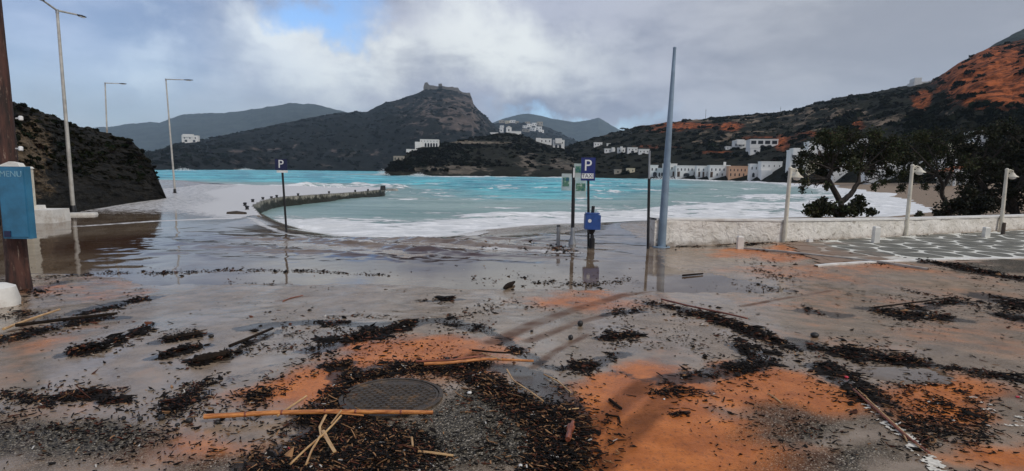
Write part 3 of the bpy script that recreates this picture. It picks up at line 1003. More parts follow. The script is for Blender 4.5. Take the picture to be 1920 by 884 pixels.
hill('far_hills', 'hazy far ridge beyond the bay', [(60, 250, 2880), (180, 240, 2880), (240, 232, 2880), (300, 229, 2880), (345, 214, 2890), (420, 213, 2890), (490, 203, 2900), (540, 194, 2900), (590, 196, 2900), (640, 208, 2900), (720, 226, 2900), (800, 262, 2900)],
     [(60, 1900), (800, 1950)], far_m, 300, 60, 0.85, 0.07, 0.004, seed=3, jag=2.5)
hill('far_mountains', 'pale blue distant peaks', [(880, 250, 3300), (940, 224, 3300), (970, 216, 3300), (990, 213, 3300), (1010, 217, 3300), (1040, 224, 3300), (1075, 229, 3300), (1105, 225, 3300), (1122, 221, 3300), (1135, 228, 3300), (1160, 243, 3300), (1230, 270, 3300)],
     [(880, 2600), (1230, 2600)], far_m, 220, 50, 0.85, 0.07, 0.003, seed=5, jag=1.2)
hill('village_hill', 'slope carrying the distant hilltop village', [(820, 250, 1725), (900, 238, 1725), (935, 231, 1725), (960, 229, 1725), (1000, 232, 1725), (1030, 240, 1725), (1060, 256, 1650), (1090, 268, 1575), (1140, 285, 1500)],
     [(820, 1000), (1140, 1000)], cas_m, 220, 70, 0.85, 0.06, 0.008, seed=8, jag=1.5)
hill('castle_hill', 'dark scrub covered hill below the ruined castle',
     [(180, 300, 720), (240, 295, 750), (300, 283, 810), (340, 268, 840), (383, 263, 900), (440, 250, 960), (500, 237, 1020), (560, 225, 1080), (640, 211, 1170), (690, 209, 1200), (708, 200, 1200), (722, 193, 1200), (740, 190, 1200), (762, 182, 1200), (785, 175, 1200), (795, 168, 1200), (830, 166, 1200), (858, 171, 1200), (872, 178, 1200), (884, 182, 1200), (888, 196, 1185), (900, 209, 1170), (915, 222, 1155), (928, 236, 1140), (945, 256, 1110), (980, 280, 1050), (1020, 310, 975)],
     [(180, 340), (300, 370), (500, 640), (700, 700), (850, 660), (1020, 660)], cas_m, 420, 150, 0.72, 0.2, 0.013, seed=13, jag=2.0,
     rocks=[(865, 215, 42, 40, .42), (800, 215, 60, 35, .2), (860, 190, 35, 12, .5), (660, 290, 60, 15, .2), (480, 290, 80, 20, .12)], blobs=[(655, 290, 25, 4, .35), (720, 300, 30, 10, .3)])
hill('headland', 'low dark headland with rocky shore',
     [(716, 329, 232), (735, 308, 250), (760, 291, 275), (785, 277, 295), (820, 270, 310), (850, 266, 330), (900, 257, 380), (930, 251, 400), (965, 248, 420), (1000, 262, 420), (1030, 269, 420), (1075, 277, 420), (1130, 284, 420), (1180, 300, 400)],
     [(716, 228), (780, 236), (900, 238), (1050, 240), (1180, 244)], hd_m, 360, 120, 0.72, 0.10, 0.03, seed=21, jag=1.5,
     rocks=[(850, 318, 90, 10, .45), (990, 308, 22, 18, .5), (1060, 308, 40, 12, .45), (800, 316, 40, 14, .3)], blobs=[(900, 268, 60, 2.2, .9), (865, 265, 25, 2, .8), (790, 290, 12, 4, .5), (1080, 302, 30, 9, .45), (1150, 326, 50, 4, .8)])
hill('rear_peak', 'grey peak behind the red hillside', [(1780, 130, 620), (1860, 86, 620), (1885, 72, 620), (1920, 54, 620), (2000, 30, 620), (2200, 30, 620)], [(1780, 460), (2200, 460)], far_m, 80, 40, 0.8, 0.08, 0.01, seed=29, jag=2)
hill('red_hillside', 'scrubby hillside with red earth cuttings above the village',
     [(1000, 300, 420), (1040, 282, 430), (1075, 271, 440), (1110, 260, 440), (1150, 249, 440), (1200, 237, 430), (1245, 231, 420), (1290, 226, 420), (1340, 220, 410), (1400, 215, 400), (1450, 212, 400), (1490, 206, 390), (1530, 194, 380), (1560, 186, 370), (1600, 178, 360), (1650, 171, 350), (1700, 160, 340), (1745, 152, 330), (1770, 138, 320), (1800, 118, 310), (1830, 101, 305), (1860, 88, 300), (1885, 81, 300), (1920, 73, 300), (2000, 40, 300), (2200, -60, 300)],
     [(1000, 260), (1230, 226), (1400, 196), (1500, 160), (1650, 118), (1800, 90), (2200, 80)], rt_m, 560, 190, 0.82, 0.085, 0.035, zb=-1.5, seed=33, jag=2.2, strata=3.0,
     blobs=[(1280, 236, 75, 7, .55), (1370, 238, 22, 9, .6), (1250, 245, 40, 5, .45), (1865, 140, 110, 62, .72), (1890, 155, 45, 26, .75), (1730, 190, 26, 22, .55), (1800, 140, 40, 22, .5), (1870, 105, 60, 18, .38), (1605, 234, 18, 10, .5), (1540, 252, 50, 6, .45), (1465, 268, 14, 14, .65), (1440, 260, 70, 6, .4), (1340, 286, 40, 4, .4), (1240, 276, 40, 4, .35), (1820, 185, 90, 30, .3), (1800, 335, 60, 8, .5)],
     rocks=[(1290, 226, 60, 5, .3), (1560, 215, 70, 18, .32), (1640, 225, 50, 14, .3), (1420, 222, 80, 10, .22), (1350, 255, 90, 14, .2), (1500, 240, 60, 14, .2), (1760, 170, 60, 30, .15)])
# the black rock beside the road
rk_m, t, b = new_mat('cliff_rock')
p = t.pos()
st = t.vec('MULTIPLY', p, (1.0, 1.0, 3.5))
n1 = t.noise(st, 0.9, 8, 0.72, 0.6)
n2 = t.noise(st, 5.0, 6, 0.7, 0.3)
c = t.mix(t.step(n1, 0.35, 0.68), (0.005, 0.005, 0.004), (0.034, 0.030, 0.023))
c = t.mix(t.step(n2, 0.52, 0.72), c, t.mix(0.5, c, (0.075, 0.066, 0.05)))
e = t.math('ADD', t.attr('earth'), t.math('MULTIPLY', t.math('SUBTRACT', n1, 0.5), 1.6))  # here this mask carries the lit brown area painted on the rock
c = t.mix(t.step(e, 0.4, 0.75), c, t.mix(t.step(n2, 0.35, 0.65), (0.06, 0.042, 0.024), (0.30, 0.215, 0.13)))
t.put(b.inputs['Base Color'], c)
b.inputs['Roughness'].default_value = 0.85
b.inputs['Specular IOR Level'].default_value = 0.2
t.put(b.inputs['Normal'], t.bump(t.math('ADD', n1, t.math('MULTIPLY', n2, 0.4)), 1.0, 0.5))
hill('rock_outcrop', 'black craggy rock slope beside the flooded quay',
     [(-420, 150, 16), (-200, 168, 18), (-60, 180, 22), (0, 184, 24), (22, 190, 26), (50, 199, 27), (78, 207, 29), (122, 226, 31), (150, 238, 32), (165, 238, 32.5), (198, 251, 33), (232, 258, 34), (248, 264, 34), (266, 282, 34.5), (283, 306, 35), (297, 335, 35), (306, 356, 35), (314, 374, 35)],
     [(-420, 12), (-200, 13.5), (0, 18), (60, 20), (140, 23.5), (200, 27), (260, 31), (314, 34.5)], rk_m, 420, 170, 0.62, 0.06, 0.35, zb=-0.9, back=1.0, seed=41, jag=5.0, strata=0.9,
     blobs=[(55, 280, 45, 65, .62), (70, 350, 40, 30, .45)])  # lit brown area on the left, put into the rock colour


def hit(px, py, names):
    """first ground, headland or hillside point along a photo ray"""
    d = Vector(ray(px, py)).normalized()
    o = Vector(CAM)
    best = None
    for n_ in names:
        bv = ground_bvh if n_ == 'ground' else HILLS[n_][5]
        r_ = bv.ray_cast(o, d)
        if r_[0] is not None and (best is None or r_[3] < best[1]):
            best = (r_[0], r_[3])
    return None if best is None else np.array(best[0])


# ---- scrub on the hills: ragged low bushes, thousands of them
def ico():
    bm2 = bmesh.new()
    bmesh.ops.create_icosphere(bm2, subdivisions=2, radius=1)
    V = np.array([v.co[:] for v in bm2.verts]); F = np.array([[v.index for v in f.verts] for f in bm2.faces])
    bm2.free()
    return V, F


IV, IF = ico()
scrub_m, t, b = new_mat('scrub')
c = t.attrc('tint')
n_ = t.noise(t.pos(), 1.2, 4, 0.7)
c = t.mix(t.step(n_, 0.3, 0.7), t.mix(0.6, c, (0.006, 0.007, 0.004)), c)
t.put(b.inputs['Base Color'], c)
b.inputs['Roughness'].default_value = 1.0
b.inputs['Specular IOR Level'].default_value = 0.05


def scrub(hname, n, smin, smax, label, seed, vr=(0.0, 1.0), tint=(0.012, 0.0125, 0.006), avoid=None, extra=None):
    P, F, nr, nc, nv, _ = HILLS[hname]
    rg = np.random.default_rng(seed)
    G = P.reshape(nr, nc, 3)
    vi = (vr[0] + (vr[1] - vr[0]) * rg.random(n)) * (nv - 2)
    ui = rg.random(n) * (nc - 2)
    a = vi.astype(int); c_ = ui.astype(int)
    fv = (vi - a)[:, None]; fu = (ui - c_)[:, None]
    C = (G[a, c_] * (1 - fv) + G[a + 1, c_] * fv) * (1 - fu) + (G[a, c_ + 1] * (1 - fv) + G[a + 1, c_ + 1] * fv) * fu
    ok = (fbm(C[:, 0] * .03, C[:, 1] * .03, oct=3, seed=seed) > -0.30 + 0.25 * rg.standard_normal(n)) & (C[:, 2] > 0.8)
    if avoid is not None:
        dx = C - CAM; dd = dx @ _f
        qx = CX + FPX * (dx @ _r) / dd; qy = CY - FPX * (dx @ _u) / dd
        for (bx, by, rx, ry, pr) in avoid:
            ok &= ~((np.hypot((qx - bx) / rx, (qy - by) / ry) < 1) & (rg.random(n) < pr))
    C = C[ok]
    if extra is not None:
        C = np.concatenate([C, extra[:, :3]])
    k = len(C)
    s = smin + (smax - smin) * rg.random(k) ** 2.2
    if extra is not None:
        s[-len(extra):] = extra[:, 3]
    sc = np.stack([s * (0.9 + .5 * rg.random(k)), s * (0.9 + .5 * rg.random(k)), s * (0.55 + .35 * rg.random(k))], -1)
    NL = 40                                       # leaf sprays per bush
    d = rg.standard_normal((k, NL, 3)); d /= np.linalg.norm(d, axis=2)[..., None]
    d[..., 2] = np.abs(d[..., 2]) * 1.0 - .15
    c0 = C[:, None] + d * sc[:, None] * (0.55 + .5 * rg.random((k, NL, 1)))
    a_ = d + .8 * rg.standard_normal((k, NL, 3)); a_ /= np.linalg.norm(a_, axis=2)[..., None]
    u_ = rg.standard_normal((k, NL, 3)); u_ -= (u_ * a_).sum(2)[..., None] * a_; u_ /= np.linalg.norm(u_, axis=2)[..., None]
    ll = (s[:, None] * (.30 + .35 * rg.random((k, NL))))[..., None]
    V = np.stack([c0 - a_ * ll, c0 + u_ * ll * .7, c0 + a_ * ll, c0 - u_ * ll * .7], 2)
    FF_ = np.arange(k * NL * 4).reshape(-1, 4)
    me = mesh_np('scrub', V.reshape(-1, 3), FF_)
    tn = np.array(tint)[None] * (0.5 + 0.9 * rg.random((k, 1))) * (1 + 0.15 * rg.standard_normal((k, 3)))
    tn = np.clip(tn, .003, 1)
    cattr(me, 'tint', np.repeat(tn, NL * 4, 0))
    return tag(link('scrub', me, scrub_m), label, 'scrub', kind='stuff')


AV = [(1280, 234, 70, 7, .85), (1370, 238, 20, 8, .85), (1865, 140, 95, 50, .75), (1890, 155, 42, 24, .9), (1730, 190, 22, 20, .7), (1800, 140, 40, 20, .5), (1465, 270, 14, 14, .8),
      (1430, 272, 40, 14, .9), (1150, 280, 60, 10, .55), (1330, 318, 130, 17, .97), (1525, 300, 50, 32, .95), (1660, 320, 50, 18, .95), (1810, 310, 40, 40, .95), (1868, 256, 40, 14, .9), (1735, 158, 30, 10, 1)]
wood = []
for px in range(1480, 2000, 9):
    for _ in range(4):
        q = hit(px + random.uniform(-8, 8), random.uniform(225, 300) - (px - 1480) * .02, ['red_hillside'])
        if q is not None and not any(np.hypot((px - v[0]) / v[2], 0) < 1 and v[4] > .9 for v in AV[9:13]):
            wood.append((q[0], q[1], q[2] + 1.0, random.uniform(.007, .016) * q[1]))
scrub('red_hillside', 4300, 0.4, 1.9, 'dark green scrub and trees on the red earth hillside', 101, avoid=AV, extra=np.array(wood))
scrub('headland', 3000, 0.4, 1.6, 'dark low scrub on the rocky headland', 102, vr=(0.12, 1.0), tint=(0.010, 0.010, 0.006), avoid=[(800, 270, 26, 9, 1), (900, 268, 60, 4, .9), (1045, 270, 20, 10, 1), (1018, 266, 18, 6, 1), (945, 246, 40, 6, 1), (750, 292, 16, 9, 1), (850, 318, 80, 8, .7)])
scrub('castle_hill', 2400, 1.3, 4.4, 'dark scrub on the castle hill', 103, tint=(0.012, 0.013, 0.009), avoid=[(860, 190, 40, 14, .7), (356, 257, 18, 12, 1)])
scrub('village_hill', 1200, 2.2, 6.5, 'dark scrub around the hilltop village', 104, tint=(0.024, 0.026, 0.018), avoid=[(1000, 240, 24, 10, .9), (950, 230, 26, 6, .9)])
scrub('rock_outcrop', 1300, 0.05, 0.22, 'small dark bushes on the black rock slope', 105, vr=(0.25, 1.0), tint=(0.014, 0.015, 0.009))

# ================================================================== STREET FURNITURE
simple('galvanised', (0.33, 0.34, 0.35), 0.45, 0.6, 0.2, 4, 0.1, 40, dirt=(0.14, 0.11, 0.08), dirt_amt=.5)
simple('pale_galvanised', (0.46, 0.44, 0.40), 0.5, 0.3, 0.2, 3, 0.1, 40, dirt=(0.22, 0.15, 0.09), dirt_amt=.6)
simple('dark_metal', (0.022, 0.022, 0.024), 0.45, 0.3, 0.3, 5, 0.1, 40, dirt=(0.07, 0.05, 0.035))
simple('sign_blue', (0.012, 0.022, 0.14), 0.35, 0, 0.2, 5, 0.05, 20, dirt=(0.05, 0.05, 0.08), dirt_amt=.4)
simple('sign_navy', (0.010, 0.014, 0.06), 0.4, 0, 0.2, 5, 0.05, 20)
simple('sign_white', (0.72, 0.72, 0.70), 0.45, 0, 0.12, 8, 0.05, 20, dirt=(0.35, 0.32, 0.27), dirt_amt=.4)
simple('bin_blue', (0.022, 0.07, 0.25), 0.45, 0, 0.2, 6, 0.1, 20, dirt=(0.05, 0.06, 0.09), dirt_amt=.5)
simple('board_blue', (0.030, 0.15, 0.26), 0.5, 0, 0.22, 3.5, 0.1, 15, dirt=(0.03, 0.09, 0.15), dirt_amt=.5)
simple('pole_blue_grey', (0.20, 0.27, 0.34), 0.45, 0.2, 0.15, 2.5, 0.05, 30, dirt=(0.12, 0.14, 0.16), dirt_amt=.5)
simple('white_paint', (0.70, 0.68, 0.62), 0.55, 0, 0.1, 5, 0.2, 25, dirt=(0.32, 0.25, 0.17), dirt_amt=.5)
simple('white_plaster', (0.66, 0.64, 0.60), 0.85, 0, 0.12, 3, 0.5, 14, dirt=(0.36, 0.29, 0.22), dirt_amt=.5)
simple('concrete', (0.36, 0.33, 0.29), 0.75, 0, 0.25, 4, 0.4, 20, dirt=(0.14, 0.11, 0.08))
simple('cream_paint', (0.60, 0.56, 0.46), 0.5, 0.0, 0.12, 5, 0.1, 30, dirt=(0.26, 0.19, 0.11), dirt_amt=.5)
simple('rubber', (0.012, 0.012, 0.012), 0.7, 0, 0.3, 12, 0.3, 40)
simple('iron', (0.060, 0.046, 0.034), 0.6, 0.25, 0.35, 14, 0.3, 60, dirt=(0.17, 0.095, 0.042), dirt_amt=.9)
simple('map_paper', (0.62, 0.66, 0.63), 0.3, 0, 0.1, 6, 0)


def loc_(p, base):
    return tuple(float(a - b_) for a, b_ in zip(p, base))


def street_lamp(base_px, base_pt, top_px, arms, label, r=0.075):
    base = np.array(base_pt, float)
    top = at_y(*top_px, base[1])
    e = empty('street_lamp', base, 0, label, 'street lamp', 'street lamps along the quay')
    tl = loc_(top, base)
    MB().tube([(0, 0, 0), (0, 0, 0.9), tuple(.5 * c for c in tl), tl], [r, r * .95, r * .8, r * .6], 12).build('post', MATS['pale_galvanised'], e, smooth=True)
    MB().lathe([(r * 2.6, 0), (r * 2.6, .03), (r * 1.5, .05), (r * 1.2, .32), (r * 1.02, .36)], n=16).build('base_flange', MATS['dark_metal'], e, smooth=True)
    for ap in arms:
        ed = loc_(at_z(ap[0], ap[1], top[2] + ap[2]), base)
        d = Vector(ed) - Vector(tl)
        m1 = Vector(tl) + d * .72
        MB().tube([tl, tuple(m1)], [r * .5, r * .42], 8).build('arm', MATS['pale_galvanised'], e, smooth=True)
        # flat luminaire head
        ang = math.atan2(d.y, d.x)
        hb = MB()
        L = d.length * .34
        hb.tube([tuple(m1 - d.normalized() * .03), tuple(m1 + d.normalized() * L * .5), tuple(m1 + d.normalized() * L)], [.05, .085, .04], 8)
        for i, vv in enumerate(hb.v):
            zc = m1.z + (vv[2] - m1.z) * .55
            hb.v[i] = (vv[0], vv[1], zc)
        hd_ = hb.build('lamp_head', MATS['dark_metal'], e, smooth=True)
        MB().box(tuple(m1 + d.normalized() * L * .5 - Vector((0, 0, .055))), (L * .6, .10, .02), ang).build('lens', MATS['sign_white'], hd_)
    MB().tube([loc_(top - np.array([0, 0, .12]), base), loc_(top + np.array([0, 0, .04]), base)], r * .72, 10).build('post_cap', MATS['galvanised'], e, smooth=True)
    return e


pb = at_z(138, 401, -0.36)
street_lamp(None, pb, (107, 20), [(158, 31, 0.15), (70, -6, 0.25)], 'tall double armed street lamp in front of the black rock slope', .085)
pb = at_y(206, 372, 44.0); pb[2] = 0.2
pb[2] = -0.36
street_lamp(None, pb, (197, 156), [(235, 157.5, 0.0)], 'single arm street lamp rising from behind the black rock slope')
pb = at_z(328, 363, -0.36)
street_lamp(None, pb, (311, 149), [(359, 150.5, 0.0)], 'single arm street lamp at the far end of the rock with its dark flange showing')
# kerb scrap by the lamp
q = at_z(152, 403, -0.33)
k = MB()
k.box((0, 0, 0.03), (1.1, .5, .16), .4, .92)
tag(k.build('kerb_stone', MATS['white_plaster'], None, (q[0], q[1], -0.36)), 'flat pale kerb slab at the foot of the double lamp', 'kerb stone')

# utility pole with blue board
pb = gnd(37, 541)
e = empty('utility_pole', pb, 0, 'thick weathered wooden utility pole with peeling bark', 'pole')
wd, t, b = new_mat('pole_wood')
tc = t.add('ShaderNodeTexCoord').outputs['Object']
n1 = t.noise(t.vec('MULTIPLY', tc, (6, 6, .8)), 2.0, 7, .7)
n2 = t.noise(t.vec('MULTIPLY', tc, (10, 10, 1.5)), 3.0, 5, .7)
c = t.mix(t.step(n1, .35, .65), (0.016, 0.009, 0.007), (0.085, 0.034, 0.024))
c = t.mix(t.step(n2, .58, .72), c, (0.33, 0.24, 0.18))
t.put(b.inputs['Base Color'], c); b.inputs['Roughness'].default_value = .8
t.put(b.inputs['Normal'], t.bump(n1, .8, .03))
n_r, n_c = 70, 28
zz = np.linspace(-.15, 7.5, n_r)
aa = np.linspace(0, 2 * np.pi, n_c, endpoint=False)
ZZ, AA = np.meshgrid(zz, aa, indexing='ij')
rr_ = .148 - .008 * ZZ + .014 * fbm(np.cos(AA) * 2.5, np.sin(AA) * 2.5, ZZ * .9, oct=4, seed=4) + .02 * sstep(.35, -.1, ZZ)
V = np.stack([np.cos(AA) * rr_, np.sin(AA) * rr_, ZZ], -1).reshape(-1, 3)
idx = np.arange(n_r * n_c).reshape(n_r, n_c)
F = np.stack([idx[:-1], np.roll(idx, -1, 1)[:-1], np.roll(idx, -1, 1)[1:], idx[1:]], -1).reshape(-1, 4)
link('trunk', mesh_np('trunk', V, F, True), wd, e)
for py in (222, 279):
    c_ = loc_(at_y(39, py, pb[1] - .05), pb)
    MB().lathe([(.02, -.035), (.03, -.025), (.03, .025), (.015, .035)], c_, 10).tube([(c_[0] - .12, 0, c_[2]), c_], .012, 6).build('insulator', MATS['sign_white'], e, smooth=True)
bd = pb + np.array([0, -.235, 0])
cs = [at_y(x, y, bd[1]) for x, y in ((8, 447), (64, 441), (50, 306), (3, 300))]
cen = sum(cs) / 4
e2 = empty('menu_board', (cen[0], cen[1], cs[0][2]), 0, 'tall blue metal menu box fixed to the wooden utility pole', 'menu board')
wdt = .42; hgt = float(cs[2][2] - cs[1][2])
MB().box((0, 0, hgt / 2), (wdt, .10, hgt)).build('case', MATS['board_blue'], e2)
MB().box((0, -.055, hgt / 2), (wdt - .05, .012, hgt - .06)).build('door', MATS['board_blue'], e2)
simple('faded_letter', (0.20, 0.36, 0.44), 0.6, 0, 0.35, 14, 0, dirt=(0.04, 0.2, 0.34), dirt_amt=.8)
tm = text_mesh('MENU', .125, .002)
link('lettering', tm, MATS['faded_letter'], e2, (0.0, -.0635, hgt - .115))
MB().box((-.13, -.066, .075), (.10, .01, .09)).build('latch_plate', MATS['sign_navy'], e2)
MB().prism([(-.20, hgt - .002), (.14, hgt - .002), (.11, hgt + .05), (-.02, hgt + .075), (-.14, hgt + .03)], -.05, .05).build('top_cap', MATS['white_paint'], e2)

# white plinth and meter cabinet
q = at_z(96, 420, -0.36)
e = empty('plinth', (q[0] - .9, q[1] + .35, -.40), R(12), 'low white painted plinth at the edge of the flooded road', 'plinth')
MB().box((0, 0, .26), (1.75, 1.1, .52), 0, .97).build('block', MATS['white_plaster'], e)
MB().box((-.25, .25, .58), (.8, .45, .13), 0, .95).build('upper_step', MATS['white_plaster'], e)
q2 = np.array([q[0] - 1.04, q[1] + .30, .14])
e = empty('meter_cabinet', (q2[0] - .02, q2[1], q2[2] - .02), R(12), 'narrow pale cabinet standing on the white plinth', 'cabinet')
MB().box((0, 0, .72), (.40, .30, 1.44)).build('cabinet_body', MATS['cream_paint'], e)
MB().box((.0, -.158, .72), (.33, .02, 1.25)).build('cabinet_door', MATS['cream_paint'], e)
MB().box((.0, 0, 1.48), (.46, .36, .07), 0, .8).build('cabinet_cap', MATS['white_paint'], e)
q = gnd(-2, 572)
blk = MB()
blk.tube([(0, 0, -.05), (0, 0, .08), (0, 0, .25), (.0, 0, .30)], [.23, .24, .2, .1], 12)
tag(blk.build('painted_stone', MATS['white_plaster'], None, tuple(q), True), 'whitewashed round stone beside the foot of the utility pole', 'stone')


def letter_mat_sign(parent, x0, x1, z0, z1, txts, mat, border=True, y=0.0, th=.012):
    w_, h_ = x1 - x0, z1 - z0
    pn = MB().box(((x0 + x1) / 2, y, (z0 + z1) / 2), (w_, th, h_)).build('sign_panel', mat, parent)
    for tx, size, cx_, cz_ in txts:
        link('lettering', text_mesh(tx, size, .003), MATS['sign_white'], pn, (cx_, y - th / 2 - .002, cz_))
    return pn


# parking sign by the quay
pb = at_z(537, 431, -0.37)
e = empty('parking_sign', pb, 0, 'blue P parking sign on a thin post in the flood water by the quay', 'sign')
tp = loc_(at_y(528, 300, pb[1]), pb)
MB().tube([(0, 0, -.1), tuple(c * .5 for c in tp), tp], .035, 10).build('post', MATS['dark_metal'], e, smooth=True)
sc = pb[1] / FPX * 1.02
zt = tp[2] + .02
cx_ = tp[0]
letter_mat_sign(e, cx_ - 11 * sc, cx_ + 11 * sc, zt - 20 * sc, zt, [('P', 21 * sc, cx_ - 0.5 * sc, zt - 9.5 * sc)], MATS['sign_navy'], y=-.05)
MB().box((cx_ + 1.5 * sc, -.05, zt - 22.4 * sc), (20 * sc, .012, 4.2 * sc)).build('supplementary_plate', MATS['sign_white'], e)
MB().box((cx_, -.02, zt - 10 * sc), (.10, .06, .03)).build('clamp', MATS['galvanised'], e)

# taxi parking sign
pb = gnd(1103.5, 465)
e = empty('taxi_sign', pb, 0, 'blue P sign with TAXI lettering below on a thin dark post', 'sign')
sc = pb[1] / FPX * 1.01
tp = loc_(at_y(1103, 296, pb[1]), pb)
MB().tube([(0, 0, -.1), tuple(c * .5 for c in tp), tp], .034, 10).build('post', MATS['dark_metal'], e, smooth=True)
zt, cx_ = tp[2], tp[0]
pn = letter_mat_sign(e, cx_ - 13 * sc, cx_ + 13 * sc, zt - 42 * sc, zt, [('P', 29 * sc, cx_ - .8 * sc, zt - 15 * sc)], MATS['sign_blue'], y=-.05)
MB().box((cx_ - .6 * sc, -.0585, zt - 33.5 * sc), (22 * sc, .005, 9.2 * sc)).build('taxi_plate', MATS['sign_white'], pn)
link('lettering', text_mesh('TAXI', 9.8 * sc, .002), MATS['sign_navy'], pn, (cx_ - .6 * sc, -.062, zt - 33.5 * sc))
MB().box((cx_, -.02, zt - 12 * sc), (.12, .06, .03)).build('clamp', MATS['galvanised'], e)

# blue litter bin on its post
pb = gnd(1109, 466); pb[1] -= .06
e = empty('litter_bin', pb, 0, 'blue box bin with a white round mark on a dark post', 'bin')
Z = lambda py: float(at_y(1110, py, pb[1])[2] - pb[2])
xo = float(at_y(1110, 415, pb[1])[0] - pb[0])
MB().tube([(0, 0, -.08), (0, 0, Z(447))], .075, 12).tube([(0, 0, Z(447)), (0, 0, Z(440))], [.055, .045], 12).tube([(xo, 0, Z(440)), (xo, 0, Z(429))], [.045, .12], 12).tube([(xo, .05, Z(420)), (xo + .03, .05, Z(387))], .045, 10).build('post', MATS['dark_metal'], e, smooth=True)
w0 = .205
MB().prism([(xo - w0, Z(429.5)), (xo + w0, Z(430)), (xo + w0 + .005, Z(403.5)), (xo + .10, Z(401.5)), (xo - w0 + .01, Z(402))], -.17, .13).build('box', MATS['bin_blue'], e)
dsk = MB().prism([(.048 * math.cos(a), .048 * math.sin(a)) for a in np.linspace(0, 2 * math.pi, 18, endpoint=False)], -.004, .004)
dsk.build('round_mark', MATS['sign_white'], e, (xo - .085, -.173, Z(413.5)))
MB().box((xo + .0, -.02, Z(401.2) + .012), (.36, .30, .03)).build('lid', MATS['bin_blue'], e)

# map post: three faded panels on a black post with a flared foot
pb = gnd(1073, 459)
e = empty('map_post', pb, 0, 'black post with flared foot carrying three faded map panels', 'information sign')
sc = pb[1] / FPX * 1.01
X = lambda px: (px - 1073) * sc
Z = lambda py: float(at_y(1073, py, pb[1])[2] - pb[2])
MB().tube([(0, 0, Z(442)), (-.01, 0, Z(340)), (-.015, 0, Z(313))], [.05, .05, .042], 12).build('post', MATS['dark_metal'], e, smooth=True)
MB().lathe([(.13, 0), (.12, .05), (.06, .26), (.055, .5), (.05, .52)], (0, 0, -.03), 12).build('flared_foot', MATS['galvanised'], e, smooth=True)
MB().box((-.012, -.052, Z(324)), (.045, .012, 18 * sc)).build('bracket_plate', MATS['sign_white'], e)
acr, t, b = new_mat('acrylic_map')
tc = t.add('ShaderNodeTexCoord').outputs['Object']
n1 = t.noise(tc, 7, 5, .6)
c = t.mix(t.step(n1, .42, .55), (0.62, 0.70, 0.68), (0.50, 0.62, 0.60))
t.put(b.inputs['Base Color'], c)
b.inputs['Roughness'].default_value = .25
b.inputs['Alpha'].default_value = .62
prt, t, b = new_mat('map_print')
tc = t.add('ShaderNodeTexCoord').outputs['Object']
n1 = t.noise(tc, 11, 5, .65)
c = t.mix(t.step(n1, .40, .55), (0.03, 0.13, 0.20), (0.12, 0.28, 0.17))
c = t.mix(t.step(n1, .56, .66), c, (0.5, 0.6, 0.55))
t.put(b.inputs['Base Color'], c)
b.inputs['Roughness'].default_value = .4
b.inputs['Alpha'].default_value = .8
for (x0, x1, y0, y1, ix0, ix1, iy0, iy1) in ((1050, 1068.5, 326, 358, 1052, 1064, 333, 350), (1072.5, 1091, 307, 338, 1075, 1089, 312, 324), (1075, 1096, 338, 371, 1077, 1094, 344, 358)):
    pn = MB().box((X((x0 + x1) / 2), -.03, (Z(y0) + Z(y1)) / 2), (X(x1) - X(x0), .010, Z(y0) - Z(y1))).build('map_panel', acr, e)
    MB().box((X((ix0 + ix1) / 2), -.038, (Z(iy0) + Z(iy1)) / 2), (X(ix1) - X(ix0), .004, Z(iy0) - Z(iy1))).build('map_print', prt, pn)

# short bollard
pb = gnd(1046.5, 460)
h_ = float(at_y(1046, 423, pb[1])[2] - pb[2])
e = empty('bollard', pb, 0, 'short grey metal bollard left of the map post', 'bollard')
MB().tube([(0, 0, -.1), (0, 0, h_ - .01), (0, 0, h_)], [.052, .052, .04], 14).build('tube', MATS['galvanised'], e, smooth=True)
MB().lathe([(.056, 0), (.056, .03), (.02, .045)], (0, 0, h_ - .03), 14).build('cap', MATS['dark_metal'], e, smooth=True)

# thin bare post
pb = gnd(1215, 467)
tp = loc_(at_y(1218, 283, pb[1]), pb)
e = empty('bare_post', pb, 0, 'thin tall bare post between the taxi sign and the flagpole', 'post')
MB().tube([(0, 0, -.1), tuple(c * .72 for c in tp)], .038, 10).build('lower_tube', MATS['dark_metal'], e, smooth=True)
MB().tube([tuple(c * .71 for c in tp), tp], .026, 10).build('upper_tube', MATS['galvanised'], e, smooth=True)

# blue grey flagpole with plate and a tyre leaning behind its foot
pb = gnd(1240, 464)
tp = loc_(at_y(1265, 91, pb[1]), pb)
e = empty('flagpole', pb, 0, 'tall leaning blue grey tapered pole on a round base plate', 'pole')
MB().tube([(0, 0, 0), tuple(c * .5 for c in tp), tp], [.115, .085, .040], 16).build('shaft', MATS['pole_blue_grey'], e, smooth=True)
MB().lathe([(.235, -.05), (.235, .02), (.22, .035), (.12, .04)], n=24).build('base_plate', MATS['pole_blue_grey'], e, smooth=True)
for a in range(4):
    MB().lathe([(.018, .03), (.018, .07), (.008, .075)], (.175 * math.cos(a * 1.57 + .6), .175 * math.sin(a * 1.57 + .6), 0), 6).build('bolt', MATS['dark_metal'], e)
MB().lathe([(.045, -.02), (.045, .02), (.02, .04)], tp, 12).build('finial', MATS['pole_blue_grey'], e, smooth=True)
tq = gnd(1249, 461.5); tq[1] += .1
tv, tf = [], []
nt, ns = 24, 10
for i in range(nt):
    for j in range(ns):
        a, c_ = 2 * math.pi * i / nt, 2 * math.pi * j / ns
        rr2 = .078 + .036 * math.cos(c_)
        tv.append((rr2 * math.cos(a), .045 * math.sin(c_), .11 + rr2 * math.sin(a)))
        tf.append((i * ns + j, ((i + 1) % nt) * ns + j, ((i + 1) % nt) * ns + (j + 1) % ns, i * ns + (j + 1) % ns))
ty = MB(); ty._add(tv, tf)
